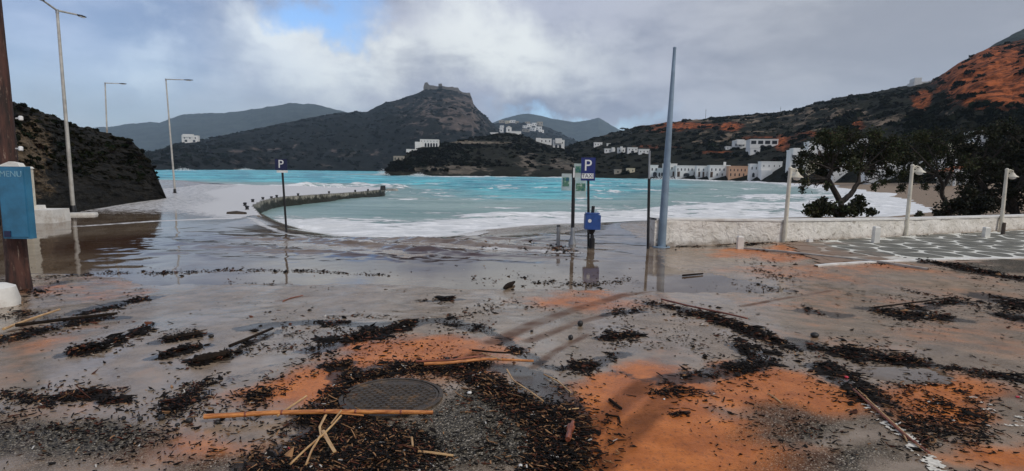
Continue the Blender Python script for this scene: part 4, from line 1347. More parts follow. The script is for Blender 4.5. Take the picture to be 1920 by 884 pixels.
tag(ty.build('rubber_ring', MATS['rubber'], None, (tq[0], tq[1], tq[2] - .005), True), 'small black rubber ring standing against the flagpole foot', 'ring')

# ---- white sea wall
wall_px = [(1228, 464), (1360, 457.5), (1470, 453), (1600, 447), (1700, 442), (1920, 430), (2150, 420)]
wtop_z = np.interp(np.arange(7), [0, 2, 5, 6], [.42, .36, .26, .24])
WB = [gnd(a, c_) for a, c_ in wall_px]
L = [0]
for i in range(6):
    L.append(L[-1] + np.linalg.norm(WB[i + 1][:2] - WB[i][:2]))
s_ = np.linspace(0, L[-1], 200)
wx = np.interp(s_, L, [q[0] for q in WB]); wy = np.interp(s_, L, [q[1] for q in WB])
wz = np.interp(s_, L, wtop_z)
tg = np.stack([np.gradient(wx), np.gradient(wy)], -1); tg /= np.linalg.norm(tg, axis=1)[:, None]
nrm = np.stack([tg[:, 1], -tg[:, 0]], -1)         # towards the viewer
hv = np.linspace(0, 1, 16)
TH = .34
rows = []
for k_ in hv:
    z = -.55 + (wz + .55) * k_
    bulge = .03 * fbm(s_ * 1.5, z * 3, oct=4, seed=14) + .012 * fbm(s_ * 7, z * 9, oct=3, seed=15)
    rows.append(np.concatenate([np.stack([wx, wy], -1) + nrm * bulge[:, None], z[:, None]], 1))
rows.append(np.concatenate([np.stack([wx, wy], -1) - nrm * TH * .5, wz[:, None] + .005], 1))
rows.append(np.concatenate([np.stack([wx, wy], -1) - nrm * TH, wz[:, None]], 1))
rows.append(np.concatenate([np.stack([wx, wy], -1) - nrm * TH, 0 * wz[:, None] - .9], 1))
V = np.concatenate(rows)
idx = np.arange(len(V)).reshape(len(rows), -1)
F = np.stack([idx[:-1, :-1], idx[:-1, 1:], idx[1:, 1:], idx[1:, :-1]], -1).reshape(-1, 4)
wm, t, b = new_mat('whitewashed_wall')
p = t.pos()
n1 = t.noise(p, 5, 7, .65, .5); n2 = t.noise(p, 1.3, 6, .7)
spz = t.add('ShaderNodeSeparateXYZ'); t.put(spz.inputs[0], p)
c = t.mix(t.step(n2, .35, .7), (0.78, 0.74, 0.68), (0.62, 0.58, 0.51))
c = t.mix(t.step(n1, .57, .70), c, (0.34, 0.30, 0.25))
splash = t.step(t.math('ADD', spz.outputs[2], t.math('MULTIPLY', t.math('SUBTRACT', n1, .5), .5)), -.12, -.34)
c = t.mix(t.math('MULTIPLY', splash, .75), c, (0.22, 0.165, 0.12))
t.put(b.inputs['Base Color'], c); b.inputs['Roughness'].default_value = .85
t.put(b.inputs['Normal'], t.bump(n1, 1.0, .08))
sw_e = empty('sea_wall', (WB[0][0], WB[0][1], WB[0][2]), 0, 'low rough whitewashed wall between the pavement and the beach', 'wall')
V0 = V - np.array(WB[0])[None]
o = link('plaster_face', mesh_np('plaster_face', V0, F, True), wm, sw_e)
# end cap and coping
cp = []
for off, zo in ((.03, .0), (.03, .05), (-TH - .03, .055), (-TH - .03, .0)):
    cp.append(np.concatenate([np.stack([wx, wy], -1) + nrm * (off + .008 * fbm(s_ * 4, s_ * 0 + off, oct=3, seed=16))[:, None], (wz + zo - .012)[:, None]], 1))
V = np.concatenate(cp) - np.array(WB[0])[None]
idx = np.arange(len(V)).reshape(4, -1)
F = np.stack([idx[[0, 1, 2, 3]][:, :-1], idx[[0, 1, 2, 3]][:, 1:], idx[[1, 2, 3, 0]][:, 1:], idx[[1, 2, 3, 0]][:, :-1]], -1).reshape(-1, 4)
link('coping', mesh_np('coping', V, F, False), MATS['white_plaster'], sw_e)
MB().box((float(-nrm[0][0] * TH / 2 + .04), float(-nrm[0][1] * TH / 2), .28), (.16, TH + .02, .92), float(math.atan2(tg[0][1], tg[0][0]))).build('end_pier', wm, sw_e)

# ---- three white lamp posts with a scroll bracket and bell lantern
def promenade_lamp(bpx, tpx, lant, label):
    base = gnd(*bpx)
    e = empty('promenade_lamp', base, 0, label, 'lamp post', 'white lamp posts along the sea wall')
    tp = Vector(loc_(at_y(*tpx, base[1]), base))
    s = base[1] / FPX
    MB().tube([(0, 0, -.05), tuple(tp * .5), tuple(tp)], [.062, .056, .05], 14).build('post', MATS['cream_paint'], e, smooth=True)
    MB().lathe([(.055, -.01), (.06, .02), (.03, .06)], tuple(tp), 12).build('post_cap', MATS['cream_paint'], e, smooth=True)
    lx = tp.x + lant[0] * s; lz = tp.z - lant[1] * s
    MB().tube([tuple(tp - Vector((0, 0, 2 * s))), (tp.x + (lx - tp.x) * .5, 0, tp.z + .5 * s), (lx, 0, tp.z - 1.5 * s), (lx, 0, lz + .09)], .018, 8).build('bracket', MATS['cream_paint'], e, smooth=True)
    sp = [(tp.x + 5.5 * s + (4.2 * s - a * .32 * s) * math.cos(a), 0, tp.z - 5.5 * s + (4.2 * s - a * .32 * s) * math.sin(a)) for a in np.linspace(0, 9, 26)]
    MB().tube(sp, .012, 6).build('scroll', MATS['cream_paint'], e, smooth=True)
    ln = MB().lathe([(.025, .10), (.05, .08), (.085, .02), (.17, -.045), (.175, -.06), (.11, -.055)], (lx, 0, lz), 18).build('lantern_hood', MATS['cream_paint'], e, smooth=True)
    MB().lathe([(.10, -.058), (.10, -.10), (.06, -.13), (.01, -.14)], (lx, 0, lz), 16).build('lantern_bowl', MATS['sign_white'], ln, smooth=True)


promenade_lamp((1470, 453.5), (1482, 317), (13, 12), 'white scrolled lamp post between the flagpole and the trunked tree')
promenade_lamp((1698, 442.5), (1711, 312), (14, 8), 'white scrolled lamp post between the trunked tree and the bushy trees')
promenade_lamp((1876, 433.5), (1888, 319), (12, 10), 'white scrolled lamp post in front of the biggest dark tree')

# ---- white bollards
def white_bollard(px, y0, y1, label):
    q = gnd(px, y0)
    s = q[1] / FPX
    h = (y0 - y1) * s * 1.02
    e = empty('white_bollard', q, R(random.uniform(-8, 8)), label, 'bollard', 'white square bollards on the pavement')
    MB().box((0, 0, h / 2 - .02), (.155, .155, h + .04), 0, .94).build('shaft', MATS['white_paint'], e)
    MB().box((0, 0, h + .012), (.15, .15, .03), 0, .75).build('cap', MATS['white_paint'], e)


white_bollard(1387, 467, 445, 'white square bollard at the start of the pale kerb line')
white_bollard(1641, 457, 427, 'white square bollard standing in the debris between two lamp posts')
white_bollard(1848, 446.5, 428, 'white square bollard on the crazy paving by the dark stub')
q = gnd(1880, 441)
e = empty('stub_post', q, 0, 'short dark rusty stub post beside a white lamp post', 'post')
MB().tube([(0, 0, -.05), (0, 0, .34), (.01, 0, .42)], [.06, .055, .05], 10).build('stub', MATS['iron'], e, smooth=True)
MB().lathe([(.08, 0), (.08, .03), (.055, .05)], n=10).build('collar', MATS['iron'], e, smooth=True)

# ---- little mooring bollards along the quay edge
for i, (px, py, h_) in enumerate([(459.5, 387, .3), (463.5, 394, .3), (474, 380, .3), (493, 375, .26), (509, 372.6, .22), (519, 371, .28), (559, 367.5, .28), (617, 363.5, .3), (666, 360.6, .3), (690, 358.8, .3)]):
    q = at_z(px, py, -.36)
    h_ *= .65
    mb = MB().lathe([(.09, -.02), (.08, .06), (.07, h_ * .6), (.10, h_ * .75), (.10, h_ * .95), (.05, h_ * 1.05)], n=12)
    tag(mb.build('mooring_bollard', MATS['dark_metal'], None, (q[0], q[1], -.36), True), 'small black mooring bollard on the washed quay edge', 'bollard', 'mooring bollards on the quay')
q = at_z(718, 356.5, -.36)
e = empty('quay_beacon', (q[0], q[1], -.36), 0, 'squat black marker block at the tip of the quay', 'marker')
MB().box((0, 0, .2), (.55, .5, .44), .3, .8).build('block', MATS['dark_metal'], e)
MB().box((1.0, -.4, .05), (1.2, .5, .22), -.3, .8).build('broken_slab', MATS['concrete'], e)
q = at_z(443, 402, -.35)
lg = MB().tube([(-.4, 0, .05), (0, .02, .07), (.45, -.03, .06)], [.07, .1, .06], 9)
tag(lg.build('driftwood', MATS['iron'], None, (q[0], q[1], -.37), True), 'dark driftwood log stranded on the flooded quay', 'driftwood')

# ---- manhole
mc = gnd(735, 745)
rx = float(np.linalg.norm(gnd(832, 745)[:2] - gnd(640, 745)[:2]) / 2)
e = empty('manhole_cover', (mc[0], mc[1], mc[2]), R(-18), 'round iron manhole cover with a studded grid half buried in debris', 'manhole cover')
MB().lathe([(rx, -.03), (rx, .010), (rx * .925, .012), (rx * .92, -.01)], n=64).build('frame_ring', MATS['iron'], e, smooth=True)
MB().lathe([(rx * .905, -.03), (rx * .905, .006), (rx * .88, .009), (rx * .86, .009), (rx * .85, .004)], n=64).build('plate', MATS['iron'], e, smooth=True)
sd_ = MB()
pitch = rx * .155
for i in range(-6, 7):
    for j in range(-6, 7):
        x_, y_ = (i + .5 * (j % 2)) * pitch, j * pitch * .62
        if math.hypot(x_, y_) < rx * .80:
            sd_.box((x_, y_, .008), (pitch * .80, pitch * .46, .010), 0, .85)
o = sd_.build('studs', MATS['iron'], e)
o['kind'] = 'stuff'
# slope of the road under the cover
sl = (float(gz(mc[0], mc[1] + .3)) - float(gz(mc[0], mc[1] - .3))) / .6
e.rotation_euler = (math.atan(sl), 0, 0)
e.location.z = mc[2] + .006

# ---- crazy paving: every stone its own slab, white joints between
C4 = [gnd(1470, 457)[:2], gnd(1600, 448.5)[:2], gnd(1960, 430.5)[:2], gnd(1960, 485)[:2], gnd(1690, 490)[:2], gnd(1540, 495)[:2]]
PAVE = np.array(C4)
jm, t, b = new_mat('white_joint')
p = t.pos(); n1 = t.noise(p, 6, 6, .7); n2 = t.noise(p, 1.2, 5, .65)
c = t.mix(t.step(n1, .5, .7), (0.66, 0.65, 0.58), (0.40, 0.36, 0.29))
sx_ = t.add('ShaderNodeSeparateXYZ'); t.put(sx_.inputs[0], p)
sand = t.step(t.math('ADD', sx_.outputs[0], t.math('MULTIPLY', t.math('SUBTRACT', n2, .5), 5.5)), 9.6, 7.8)
c = t.mix(sand, c, (0.24, 0.15, 0.095))
t.put(b.inputs['Base Color'], c); b.inputs['Roughness'].default_value = .6
sm_, t, b = new_mat('flagstone')
p = t.pos(); n1 = t.noise(p, 3.5, 7, .7); n2 = t.noise(p, 1.2, 5, .65)
c = t.mix(t.step(n1, .35, .65), (0.075, 0.072, 0.055), (0.165, 0.155, 0.12))
sx_ = t.add('ShaderNodeSeparateXYZ'); t.put(sx_.inputs[0], p)
sand = t.step(t.math('ADD', sx_.outputs[0], t.math('MULTIPLY', t.math('SUBTRACT', n2, .5), 5.5)), 9.6, 7.8)
c = t.mix(t.math('MULTIPLY', sand, .8), c, (0.25, 0.145, 0.085))
t.put(b.inputs['Base Color'], c); b.inputs['Roughness'].default_value = .5
t.put(b.inputs['Normal'], t.bump(n1, .4, .02))
x0, x1, y0, y1 = PAVE[:, 0].min(), PAVE[:, 0].max(), PAVE[:, 1].min(), PAVE[:, 1].max()
# joint sheet
nx_, ny_ = 70, 46
XX, YY = np.meshgrid(np.linspace(x0, x1, nx_), np.linspace(y0, y1, ny_), indexing='ij')
ZZ = gz(XX, YY) + .016
idx = np.arange(nx_ * ny_).reshape(nx_, ny_)
F = np.stack([idx[:-1, :-1], idx[1:, :-1], idx[1:, 1:], idx[:-1, 1:]], -1).reshape(-1, 4)
fc = np.stack([XX.ravel()[F].mean(1), YY.ravel()[F].mean(1)], -1)
F = F[inside(PAVE, fc[:, 0], fc[:, 1])]
paving = tag(link('pavement', mesh_np('pavement', np.stack([XX, YY, ZZ], -1).reshape(-1, 3), F, True), jm), 'crazy paved pavement with white painted joints', kind='structure')
seeds = []
rs = random.Random(5)
cs_ = .80
for i in range(int((x1 - x0) / cs_) + 3):
    for j in range(int((y1 - y0) / (cs_ * 1.05)) + 3):
        seeds.append((x0 + (i - .5 + .5 * (j % 2)) * cs_ + rs.uniform(-.26, .26), y0 + (j - .5) * cs_ * 1.05 + rs.uniform(-.26, .26)))
seeds = np.array(seeds)


def clip_half(poly, m_, n_):
    outp = []
    for i in range(len(poly)):
        a, c_ = poly[i], poly[(i + 1) % len(poly)]
        da, dc = np.dot(a - m_, n_), np.dot(c_ - m_, n_)
        if da <= 0: outp.append(a)
        if (da < 0) != (dc < 0) and abs(da - dc) > 1e-9:
            outp.append(a + (c_ - a) * da / (da - dc))
    return outp


for s in seeds:
    if not inside(PAVE, np.array([s[0]]), np.array([s[1]]))[0]:
        continue
    poly = [s + np.array(d) for d in ((-2, -2), (2, -2), (2, 2), (-2, 2))]
    for q in seeds:
        d = q - s
        L_ = np.linalg.norm(d)
        if 1e-6 < L_ < 3:
            poly = clip_half(poly, s + d / 2 - d / L_ * .055, d / L_)
            if len(poly) < 3: break
    if len(poly) < 3: continue
    for i in range(len(PAVE)):      # keep inside the border
        a, c_ = PAVE[i], PAVE[(i + 1) % len(PAVE)]
        tdir = (c_ - a) / np.linalg.norm(c_ - a)
        nn_ = np.array([-tdir[1], tdir[0]])
        if np.dot(PAVE.mean(0) - a, nn_) > 0: nn_ = -nn_
        poly = clip_half(poly, a - nn_ * .06, nn_)
        if len(poly) < 3: break
    if len(poly) < 3: continue
    for _ in range(2):               # round the corners
        npoly = []
        for i in range(len(poly)):
            a, c_ = poly[i], poly[(i + 1) % len(poly)]
            npoly += [a * .78 + c_ * .22, a * .22 + c_ * .78]
        poly = npoly
    n_ = len(poly)
    if n_ < 3: continue
    P2 = np.array(poly)
    hz = gz(P2[:, 0], P2[:, 1])
    cc = P2.mean(0)
    up = rs.uniform(.021, .027)
    vs = [(float(a - cc[0]), float(b_ - cc[1]), float(z + up)) for (a, b_), z in zip(P2, hz)] + [(float(a - cc[0]), float(b_ - cc[1]), float(z + .0)) for (a, b_), z in zip(P2, hz)]
    fs = [tuple(range(n_))] + [(k_, k_ + n_, (k_ + 1) % n_ + n_, (k_ + 1) % n_) for k_ in range(n_)]
    mbq = MB(); mbq._add(vs, fs)
    mbq.build('flagstone', sm_, paving, (float(cc[0]), float(cc[1]), 0))


def strip(name, pxs, w_, h_, mat, label, cat=None, kind=None, n=60, rag=.15, seed=1, lift=.0):
    P_ = np.array([gnd(a, b_)[:2] for a, b_ in pxs])
    Ls = np.concatenate([[0], np.cumsum(np.linalg.norm(np.diff(P_, axis=0), axis=1))])
    s__ = np.linspace(0, Ls[-1], n)
    c__ = np.stack([np.interp(s__, Ls, P_[:, 0]), np.interp(s__, Ls, P_[:, 1])], -1)
    tt = np.gradient(c__, axis=0); tt /= np.linalg.norm(tt, axis=1)[:, None]
    nn2 = np.stack([-tt[:, 1], tt[:, 0]], -1)
    wv = w_ / 2 * (1 + rag * fbm(s__ * 4, s__ * 0, oct=4, seed=seed))
    A = c__ + nn2 * wv[:, None]; B = c__ - nn2 * wv[:, None]
    zA = gz(A[:, 0], A[:, 1]) + h_ + lift; zB = gz(B[:, 0], B[:, 1]) + h_ + lift
    V = np.concatenate([np.c_[A, zA - h_ - .02], np.c_[A, zA], np.c_[B, zB], np.c_[B, zB - h_ - .02]])
    idx = np.arange(4 * n).reshape(4, n)
    F = np.stack([idx[:-1, :-1], idx[:-1, 1:], idx[1:, 1:], idx[1:, :-1]], -1).reshape(-1, 4)
    return tag(link(name, mesh_np(name, V, F, False), mat), label, cat, kind=kind)


strip('pavement_border', [(1530, 500), (1600, 494.5), (1690, 490.5), (1800, 487.5), (1960, 484.5)], .11, .03, MATS['white_plaster'], 'white painted border line of the crazy paving', kind='structure', seed=3)
strip('kerb', [(1392, 467), (1470, 474), (1560, 484), (1640, 492), (1740, 507)], .09, .045, MATS['concrete'], 'narrow raised concrete kerb line', kind='structure', seed=5)

simple('worn_paint', (0.62, 0.58, 0.50), 0.7, 0, 0.25, 30, 0.2, 60, dirt=(0.22, 0.17, 0.11), dirt_amt=.9)
# worn white road line, flakes of paint left in it
def worn_line(pxs, w_, thr, seed, name='road_marking'):
    P_ = np.array([gnd(a, b_)[:2] for a, b_ in pxs])
    Ls = np.concatenate([[0], np.cumsum(np.linalg.norm(np.diff(P_, axis=0), axis=1))])
    n = int(Ls[-1] / .007); m_ = max(6, int(w_ / .007))
    s__ = np.linspace(0, Ls[-1], n)
    c__ = np.stack([np.interp(s__, Ls, P_[:, 0]), np.interp(s__, Ls, P_[:, 1])], -1)
    tt = np.gradient(c__, axis=0); tt /= np.linalg.norm(tt, axis=1)[:, None]
    nn2 = np.stack([-tt[:, 1], tt[:, 0]], -1)
    o_ = np.linspace(-w_ / 2, w_ / 2, m_)
    G_ = c__[:, None] + nn2[:, None] * o_[None, :, None]
    z = gz(G_[..., 0], G_[..., 1]) + .009
    idx = np.arange(n * m_).reshape(n, m_)
    F = np.stack([idx[:-1, :-1], idx[:-1, 1:], idx[1:, 1:], idx[1:, :-1]], -1).reshape(-1, 4)
    kk = fbm(G_[..., 0] * 7, G_[..., 1] * 7, oct=5, seed=seed, gain=.85) - (np.abs(o_) / (w_ / 2))[None] ** 4 * .35
    F = F[kk.ravel()[F].mean(1) > thr]
    tag(link(name, mesh_np(name, np.concatenate([G_, z[..., None]], -1).reshape(-1, 3), F), MATS['worn_paint']), 'worn white painted line on the muddy road', kind='structure')


worn_line([(1625, 760), (1680, 806), (1780, 900)], .13, -.16, 21)
worn_line([(1800, 745), (1860, 775), (1925, 800)], .30, .16, 23)

# ---- small rain puddle on the road
pc = gnd(1700, 702); pa = gnd(1785, 702)[:2] - pc[:2]
pr_ = float(np.linalg.norm(pa)); pd_ = float(np.linalg.norm(gnd(1700, 688)[:2] - gnd(1700, 717)[:2]) / 2)
aa = np.linspace(0, 2 * np.pi, 72, endpoint=False)
kk = 1 + .35 * fbm(np.cos(aa) * 1.6, np.sin(aa) * 1.6, oct=5, seed=66, gain=.6)
V = []
for f_ in np.linspace(1, 0.08, 7):
    X_ = pc[0] + np.cos(aa) * pr_ * kk * f_; Y_ = pc[1] + np.sin(aa) * pd_ * kk * f_
    V.append(np.stack([X_, Y_, gz(X_, Y_) + (.009 if f_ < .99 else .001)], -1))
V = np.concatenate(V)
idx = np.arange(len(V)).reshape(7, -1)
F = np.stack([idx[:-1], np.roll(idx, -1, 1)[:-1], np.roll(idx, -1, 1)[1:], idx[1:]], -1).reshape(-1, 4)
me = mesh_np('puddle', V, F, True)
fattr(me, 'foam', np.zeros(len(V))); fattr(me, 'red', np.zeros(len(V)))
tag(link('puddle', me, MATS['flood_water']), 'small grey puddle on the muddy road', kind='structure')

# ================================================================== HOUSES
simple('house_white', (0.74, 0.73, 0.70), 0.85, 0, 0.06, .35, 0.0, dirt=(0.5, 0.47, 0.42), dirt_amt=.5)
simple('house_cream', (0.62, 0.54, 0.38), 0.85, 0, 0.08, .35, 0.0, dirt=(0.42, 0.36, 0.25), dirt_amt=.5)
simple('house_peach', (0.56, 0.33, 0.21), 0.85, 0, 0.08, .35, 0.0, dirt=(0.42, 0.27, 0.18), dirt_amt=.5)
simple('house_stone', (0.30, 0.27, 0.22), 0.9, 0, 0.2, .5, 0.0, dirt=(0.18, 0.15, 0.12), dirt_amt=.6)
simple('glass_and_opening_shade', (0.018, 0.020, 0.024), 0.25, 0, 0.3, 3, 0)  # dark glass, also the painted shade inside arches and loggia
simple('door_brown', (0.07, 0.035, 0.02), 0.6, 0, 0.2, 3, 0)
simple('roof_tile', (0.42, 0.13, 0.05), 0.8, 0, 0.2, 1.5, 0.3, 6)
simple('roof_flat', (0.62, 0.60, 0.56), 0.9, 0, 0.1, .5, 0)
simple('castle_stone', (0.15, 0.135, 0.12), 0.9, 0, 0.25, .2, 0.2, 1, dirt=(0.07, 0.065, 0.05), dirt_amt=.6)
_UNIT = {}


def unit_box(name, mat):
    k_ = (name, mat.name)
    if k_ not in _UNIT:
        me = MB().box((0, 0, 0), (1, 1, 1)).mesh(name)
        me.materials.append(mat)
        _UNIT[k_] = me
    return _UNIT[k_]


def unit_arch(name, mat):
    k_ = (name, mat.name, 'arch')
    if k_ not in _UNIT:
        poly = [(-.5, -.5), (.5, -.5), (.5, .15)] + [(.5 * math.cos(a), .15 + .35 * math.sin(a)) for a in np.linspace(.25, math.pi - .25, 8)] + [(-.5, .15)]
        me = MB().prism(poly, -.5, .5).mesh(name)
        me.materials.append(mat)
        _UNIT[k_] = me
    return _UNIT[k_]


def ub(name, mat, parent, loc, dim, arch=False):
    o = bpy.data.objects.new(name, unit_arch(name, mat) if arch else unit_box(name, mat))
    COL.objects.link(o)
    o.parent = parent
    o.location = [float(c) for c in loc]
    o.scale = [float(c) for c in dim]
    return o


def house(px0, px1, py0, py1, label, on, mat='house_white', depth=None, wins=None, arches=None, door=None, rot=0.0, roof='flat', chimney=False, cat='house', group='white houses round the bay', name='house', sink=3.0, D=None, blocks=None):
    """px0..px1, py0 (roof) .. py1 (foot): where the photo shows the front; stands on the slope that ray meets"""
    cxp = (px0 + px1) / 2
    if D is None:
        q = hit(cxp, py1, on)
        if q is None:
            q = hit(cxp, py1 + 4, on)
        if q is None:
            q = at_y(cxp, py1, 300)
    else:
        q = at_y(cxp, py1, D)
    s = q[1] / FPX
    W = (px1 - px0) * s
    H = (py1 - py0) * s
    dp = depth or max(3.0, min(W * .8, 9))
    az = math.atan2(q[0], q[1])
    e = empty(name, q, -az * .5 + R(rot), label, cat, group)
    wm_ = MATS[mat]
    ub('wall', wm_, e, (0, dp / 2, (H - sink) / 2), (W, dp, H + sink))
    if roof == 'flat':
        pr = .25 + .02 * H
        ub('roof', MATS['roof_flat'], e, (0, dp / 2, H + .06), (W * .96, dp * .96, .14))
        for (lx, ly, sx2, sy2) in ((0, .0, W + .06, .2), (0, dp, W + .06, .2), (-W / 2, dp / 2, .2, dp + .1), (W / 2, dp / 2, .2, dp + .1)):
            ub('parapet', wm_, e, (lx, ly, H + pr / 2 - .02), (sx2, sy2, pr))
    elif roof == 'gable':
        MB().prism([(-W / 2 - .2, H), (W / 2 + .2, H), (0, H + W * .32)], -.15, dp + .15).build('roof', MATS['roof_tile' if mat == 'house_cream' else 'roof_flat'], e)
    elif roof == 'tile':
        m_ = MB(); m_._add([(-W / 2 - .4, -.4, H), (W / 2 + .4, -.4, H), (W / 2 + .4, dp + .4, H), (-W / 2 - .4, dp + .4, H), (-W / 4, dp / 2, H + H * .4), (W / 4, dp / 2, H + H * .4)],
                           [(0, 1, 5, 4), (1, 2, 5), (2, 3, 4, 5), (3, 0, 4), (3, 2, 1, 0)])
        m_.build('roof', MATS['roof_tile'], e)
    if chimney:
        ub('chimney', wm_, e, (W * .28, dp * .4, H + .8), (.8, .8, 1.6))
    for (nc_, z0, z1, wf) in (wins or []):
        for i in range(nc_):
            wx_ = -W / 2 + W * (i + .5) / nc_
            ww = W / nc_ * wf
            wo = ub('window', MATS['glass_and_opening_shade'], e, (wx_, .0, H * (z0 + z1) / 2), (ww, .12, H * (z1 - z0)))
    for (xf, wf, z1) in (arches or []):
        ub('archway', MATS['glass_and_opening_shade'], e, (-W / 2 + W * xf, .0, H * z1 / 2 + .05), (W * wf, .14, H * z1), True)  # solid dark shape: shade of the open arch put into its colour
    for xf in (door or []):
        ub('door', MATS['door_brown'], e, (-W / 2 + W * xf, .0, min(1.05, H * .3)), (min(1.0, W * .12), .16, min(2.1, H * .6)))
    for (bx0, bx1, by0, by1, bd) in (blocks or []):
        c_ = (bx0 + bx1) / 2
        zz0 = (py1 - by1) * s; zz1 = (py1 - by0) * s
        ub('wing', wm_, e, ((c_ - cxp) * s, bd / 2 - 1.0, (zz0 + zz1) / 2 - .5), ((bx1 - bx0) * s, bd, zz1 - zz0 + 1.0))
    return e


RH = ['red_hillside', 'ground']
SH = ['red_hillside', 'headland', 'ground']
# waterfront row
house(1219, 1233, 311.5, 331.5, 'narrow white waterfront house at the left end of the row, with one arch', SH, wins=[(2, .55, .78, .3)], arches=[(.62, .5, .42)])
house(1233, 1244, 317, 331.5, 'low white waterfront house with two small arches beside the flagpole', SH, arches=[(.28, .3, .5), (.72, .3, .5)])
house(1244, 1268, 309, 331.5, 'taller white waterfront house behind the flagpole with a stepped roof', SH, wins=[(4, .58, .78, .3)], door=[.2, .75], blocks=[(1246, 1256, 305.5, 312, 5)])
house(1268, 1306, 312.5, 332, 'long white waterfront house with a dark awning and small upper windows', SH, wins=[(6, .58, .8, .28)], door=[.12, .9], arches=[(.5, .28, .35)])
house(1306, 1331, 313, 332.5, 'plain white waterfront house with a row of doors at the beach', SH, wins=[(3, .6, .8, .22)], door=[.2, .5, .8])
house(1331, 1367, 312, 333, 'white waterfront house with a chimney beside the peach house', SH, wins=[(5, .58, .78, .26), (4, .15, .35, .2)], door=[.1], chimney=True)
house(1367, 1405, 313.5, 333, 'peach coloured waterfront house with two rows of windows', SH, 'house_peach', wins=[(6, .58, .8, .25), (5, .12, .38, .25)], group='waterfront houses')
house(1406, 1428, 309.5, 333, 'white waterfront house right of the peach house with narrow openings', SH, wins=[(3, .62, .82, .22)], arches=[(.3, .2, .35), (.72, .25, .35)])
house(1428, 1464, 305, 325, 'big plain white cubic house behind a lower white wing', SH, wins=[(4, .58, .75, .14)], blocks=[(1428, 1447, 320, 333, 6)])
# on the slope
house(1377, 1404, 265, 279, 'white two part hillside house with a gabled gable end', RH, wins=[(4, .35, .65, .3)], blocks=[(1381, 1394, 262.5, 268, 6)])
house(1408, 1456, 263, 279, 'largest white hillside house with four dark loggia openings', RH, wins=[(4, .52, .9, .72)], arches=[(.45, .16, .4), (.7, .16, .4)])  # dark panels carry the shade inside the loggia openings as colour
house(1407, 1424, 279, 289, 'small white annexe below the large hillside house', RH, wins=[(1, .4, .7, .25)])
house(1361, 1376, 276, 280.5, 'low white garden building left of the two part hillside house', RH, wins=[(2, .3, .7, .2)])
house(1114, 1129, 268, 274.5, 'white cottage on the ridge among black bushes, with a low wing', SH, wins=[(3, .3, .65, .25)])
house(1138, 1145, 270, 273.5, 'tiny white hut on the ridge among black bushes', SH, wins=[(1, .3, .7, .3)])
house(1134, 1153, 280, 286.5, 'long low cream white cottage on the slope', SH, 'house_white', wins=[(3, .3, .7, .25)], blocks=[(1147, 1152, 277, 282, 4)])
house(1158, 1172, 278.5, 287.5, 'white cubic cottage with a small roof room on the slope', SH, wins=[(2, .35, .7, .25)], blocks=[(1163, 1167, 275.5, 280, 3)])
house(1177, 1195, 278, 287.5, 'white cottage on the slope with a dark open porch', SH, wins=[(3, .55, .8, .25)], arches=[(.5, .3, .45)])
house(1198, 1217, 281, 289.5, 'white cottage on the slope just behind the bare post top', SH, wins=[(3, .4, .7, .25)])
house(1175, 1190, 317, 324.5, 'small lone cream cottage just above the shore', SH, 'house_cream', wins=[(2, .35, .75, .22)], group='cream cottages')
house(1152, 1165, 319, 326.5, 'small brown stone shed just above the shore', SH, 'house_stone', wins=[(1, .3, .7, .2)], group='stone sheds', cat='shed')
house(1482, 1520, 284, 321, 'white house with three arches on two floors left of the trunked tree', RH, arches=None, wins=[(3, .35, .5, .3)], blocks=[(1485, 1497, 279, 286, 5)]).name
for e_ in [o for o in bpy.data.objects if o.get('label', '').startswith('white house with three arches')]:
    wl = [c for c in e_.children if c.name.startswith('wall')][0]
    W_, H_ = wl.scale[0], wl.scale[2] - 3
    for zf in (.70, .12):
        for i in range(3):
            ub('archway', MATS['glass_and_opening_shade'], e_, (-W_ / 2 + W_ * (i + .5) / 3, 0, H_ * zf + H_ * .1), (W_ * .2, .14, H_ * .2), True)  # solid arches, their inner shade painted as dark colour
house(1518, 1565, 268, 296, 'broad white house above the three arch house, half behind the tree', RH, wins=[(5, .55, .8, .2)], door=[.4])
house(1518, 1546, 300, 320, 'cream house with green shutters beside the three arch house', RH, 'house_cream', wins=[(3, .5, .78, .2)], group='cream cottages')
house(1566, 1620, 290, 322, 'white house showing in gaps of the trunked tree crown', RH, wins=[(4, .5, .75, .2)])
house(1632, 1694, 304, 338, 'wide white house between the trunked tree and the next lamp post', RH, wins=[(6, .55, .8, .22), (5, .1, .35, .2)])
house(1700, 1728, 304, 326, 'small white house with one door row between the two thin trees', RH, wins=[(3, .5, .75, .2)], door=[.3])
house(1738, 1762, 298, 320, 'narrow white house with two windows behind the bushy tree', RH, wins=[(2, .5, .75, .22)])
house(1596, 1626, 262, 280, 'white hillside house above the crown of the trunked tree', RH, wins=[(3, .4, .7, .22)])
house(1764, 1792, 292, 322, 'white house left of the orange roofed pavilion', RH, wins=[(2, .5, .75, .25)])
house(1791, 1824, 272, 298, 'pale terraced building above the orange roofed pavilion', RH, 'house_cream', wins=[(4, .3, .7, .5)], group='cream cottages')
house(1836, 1900, 248, 268, 'long white building with a pale blue end above the biggest tree', RH, wins=[(7, .35, .7, .4)])
house(1715, 1752, 155, 166, 'white building on the skyline of the red hillside', ['red_hillside'], wins=[(3, .3, .7, .2)], D=318, blocks=[(1716, 1727, 147, 158, 8)])
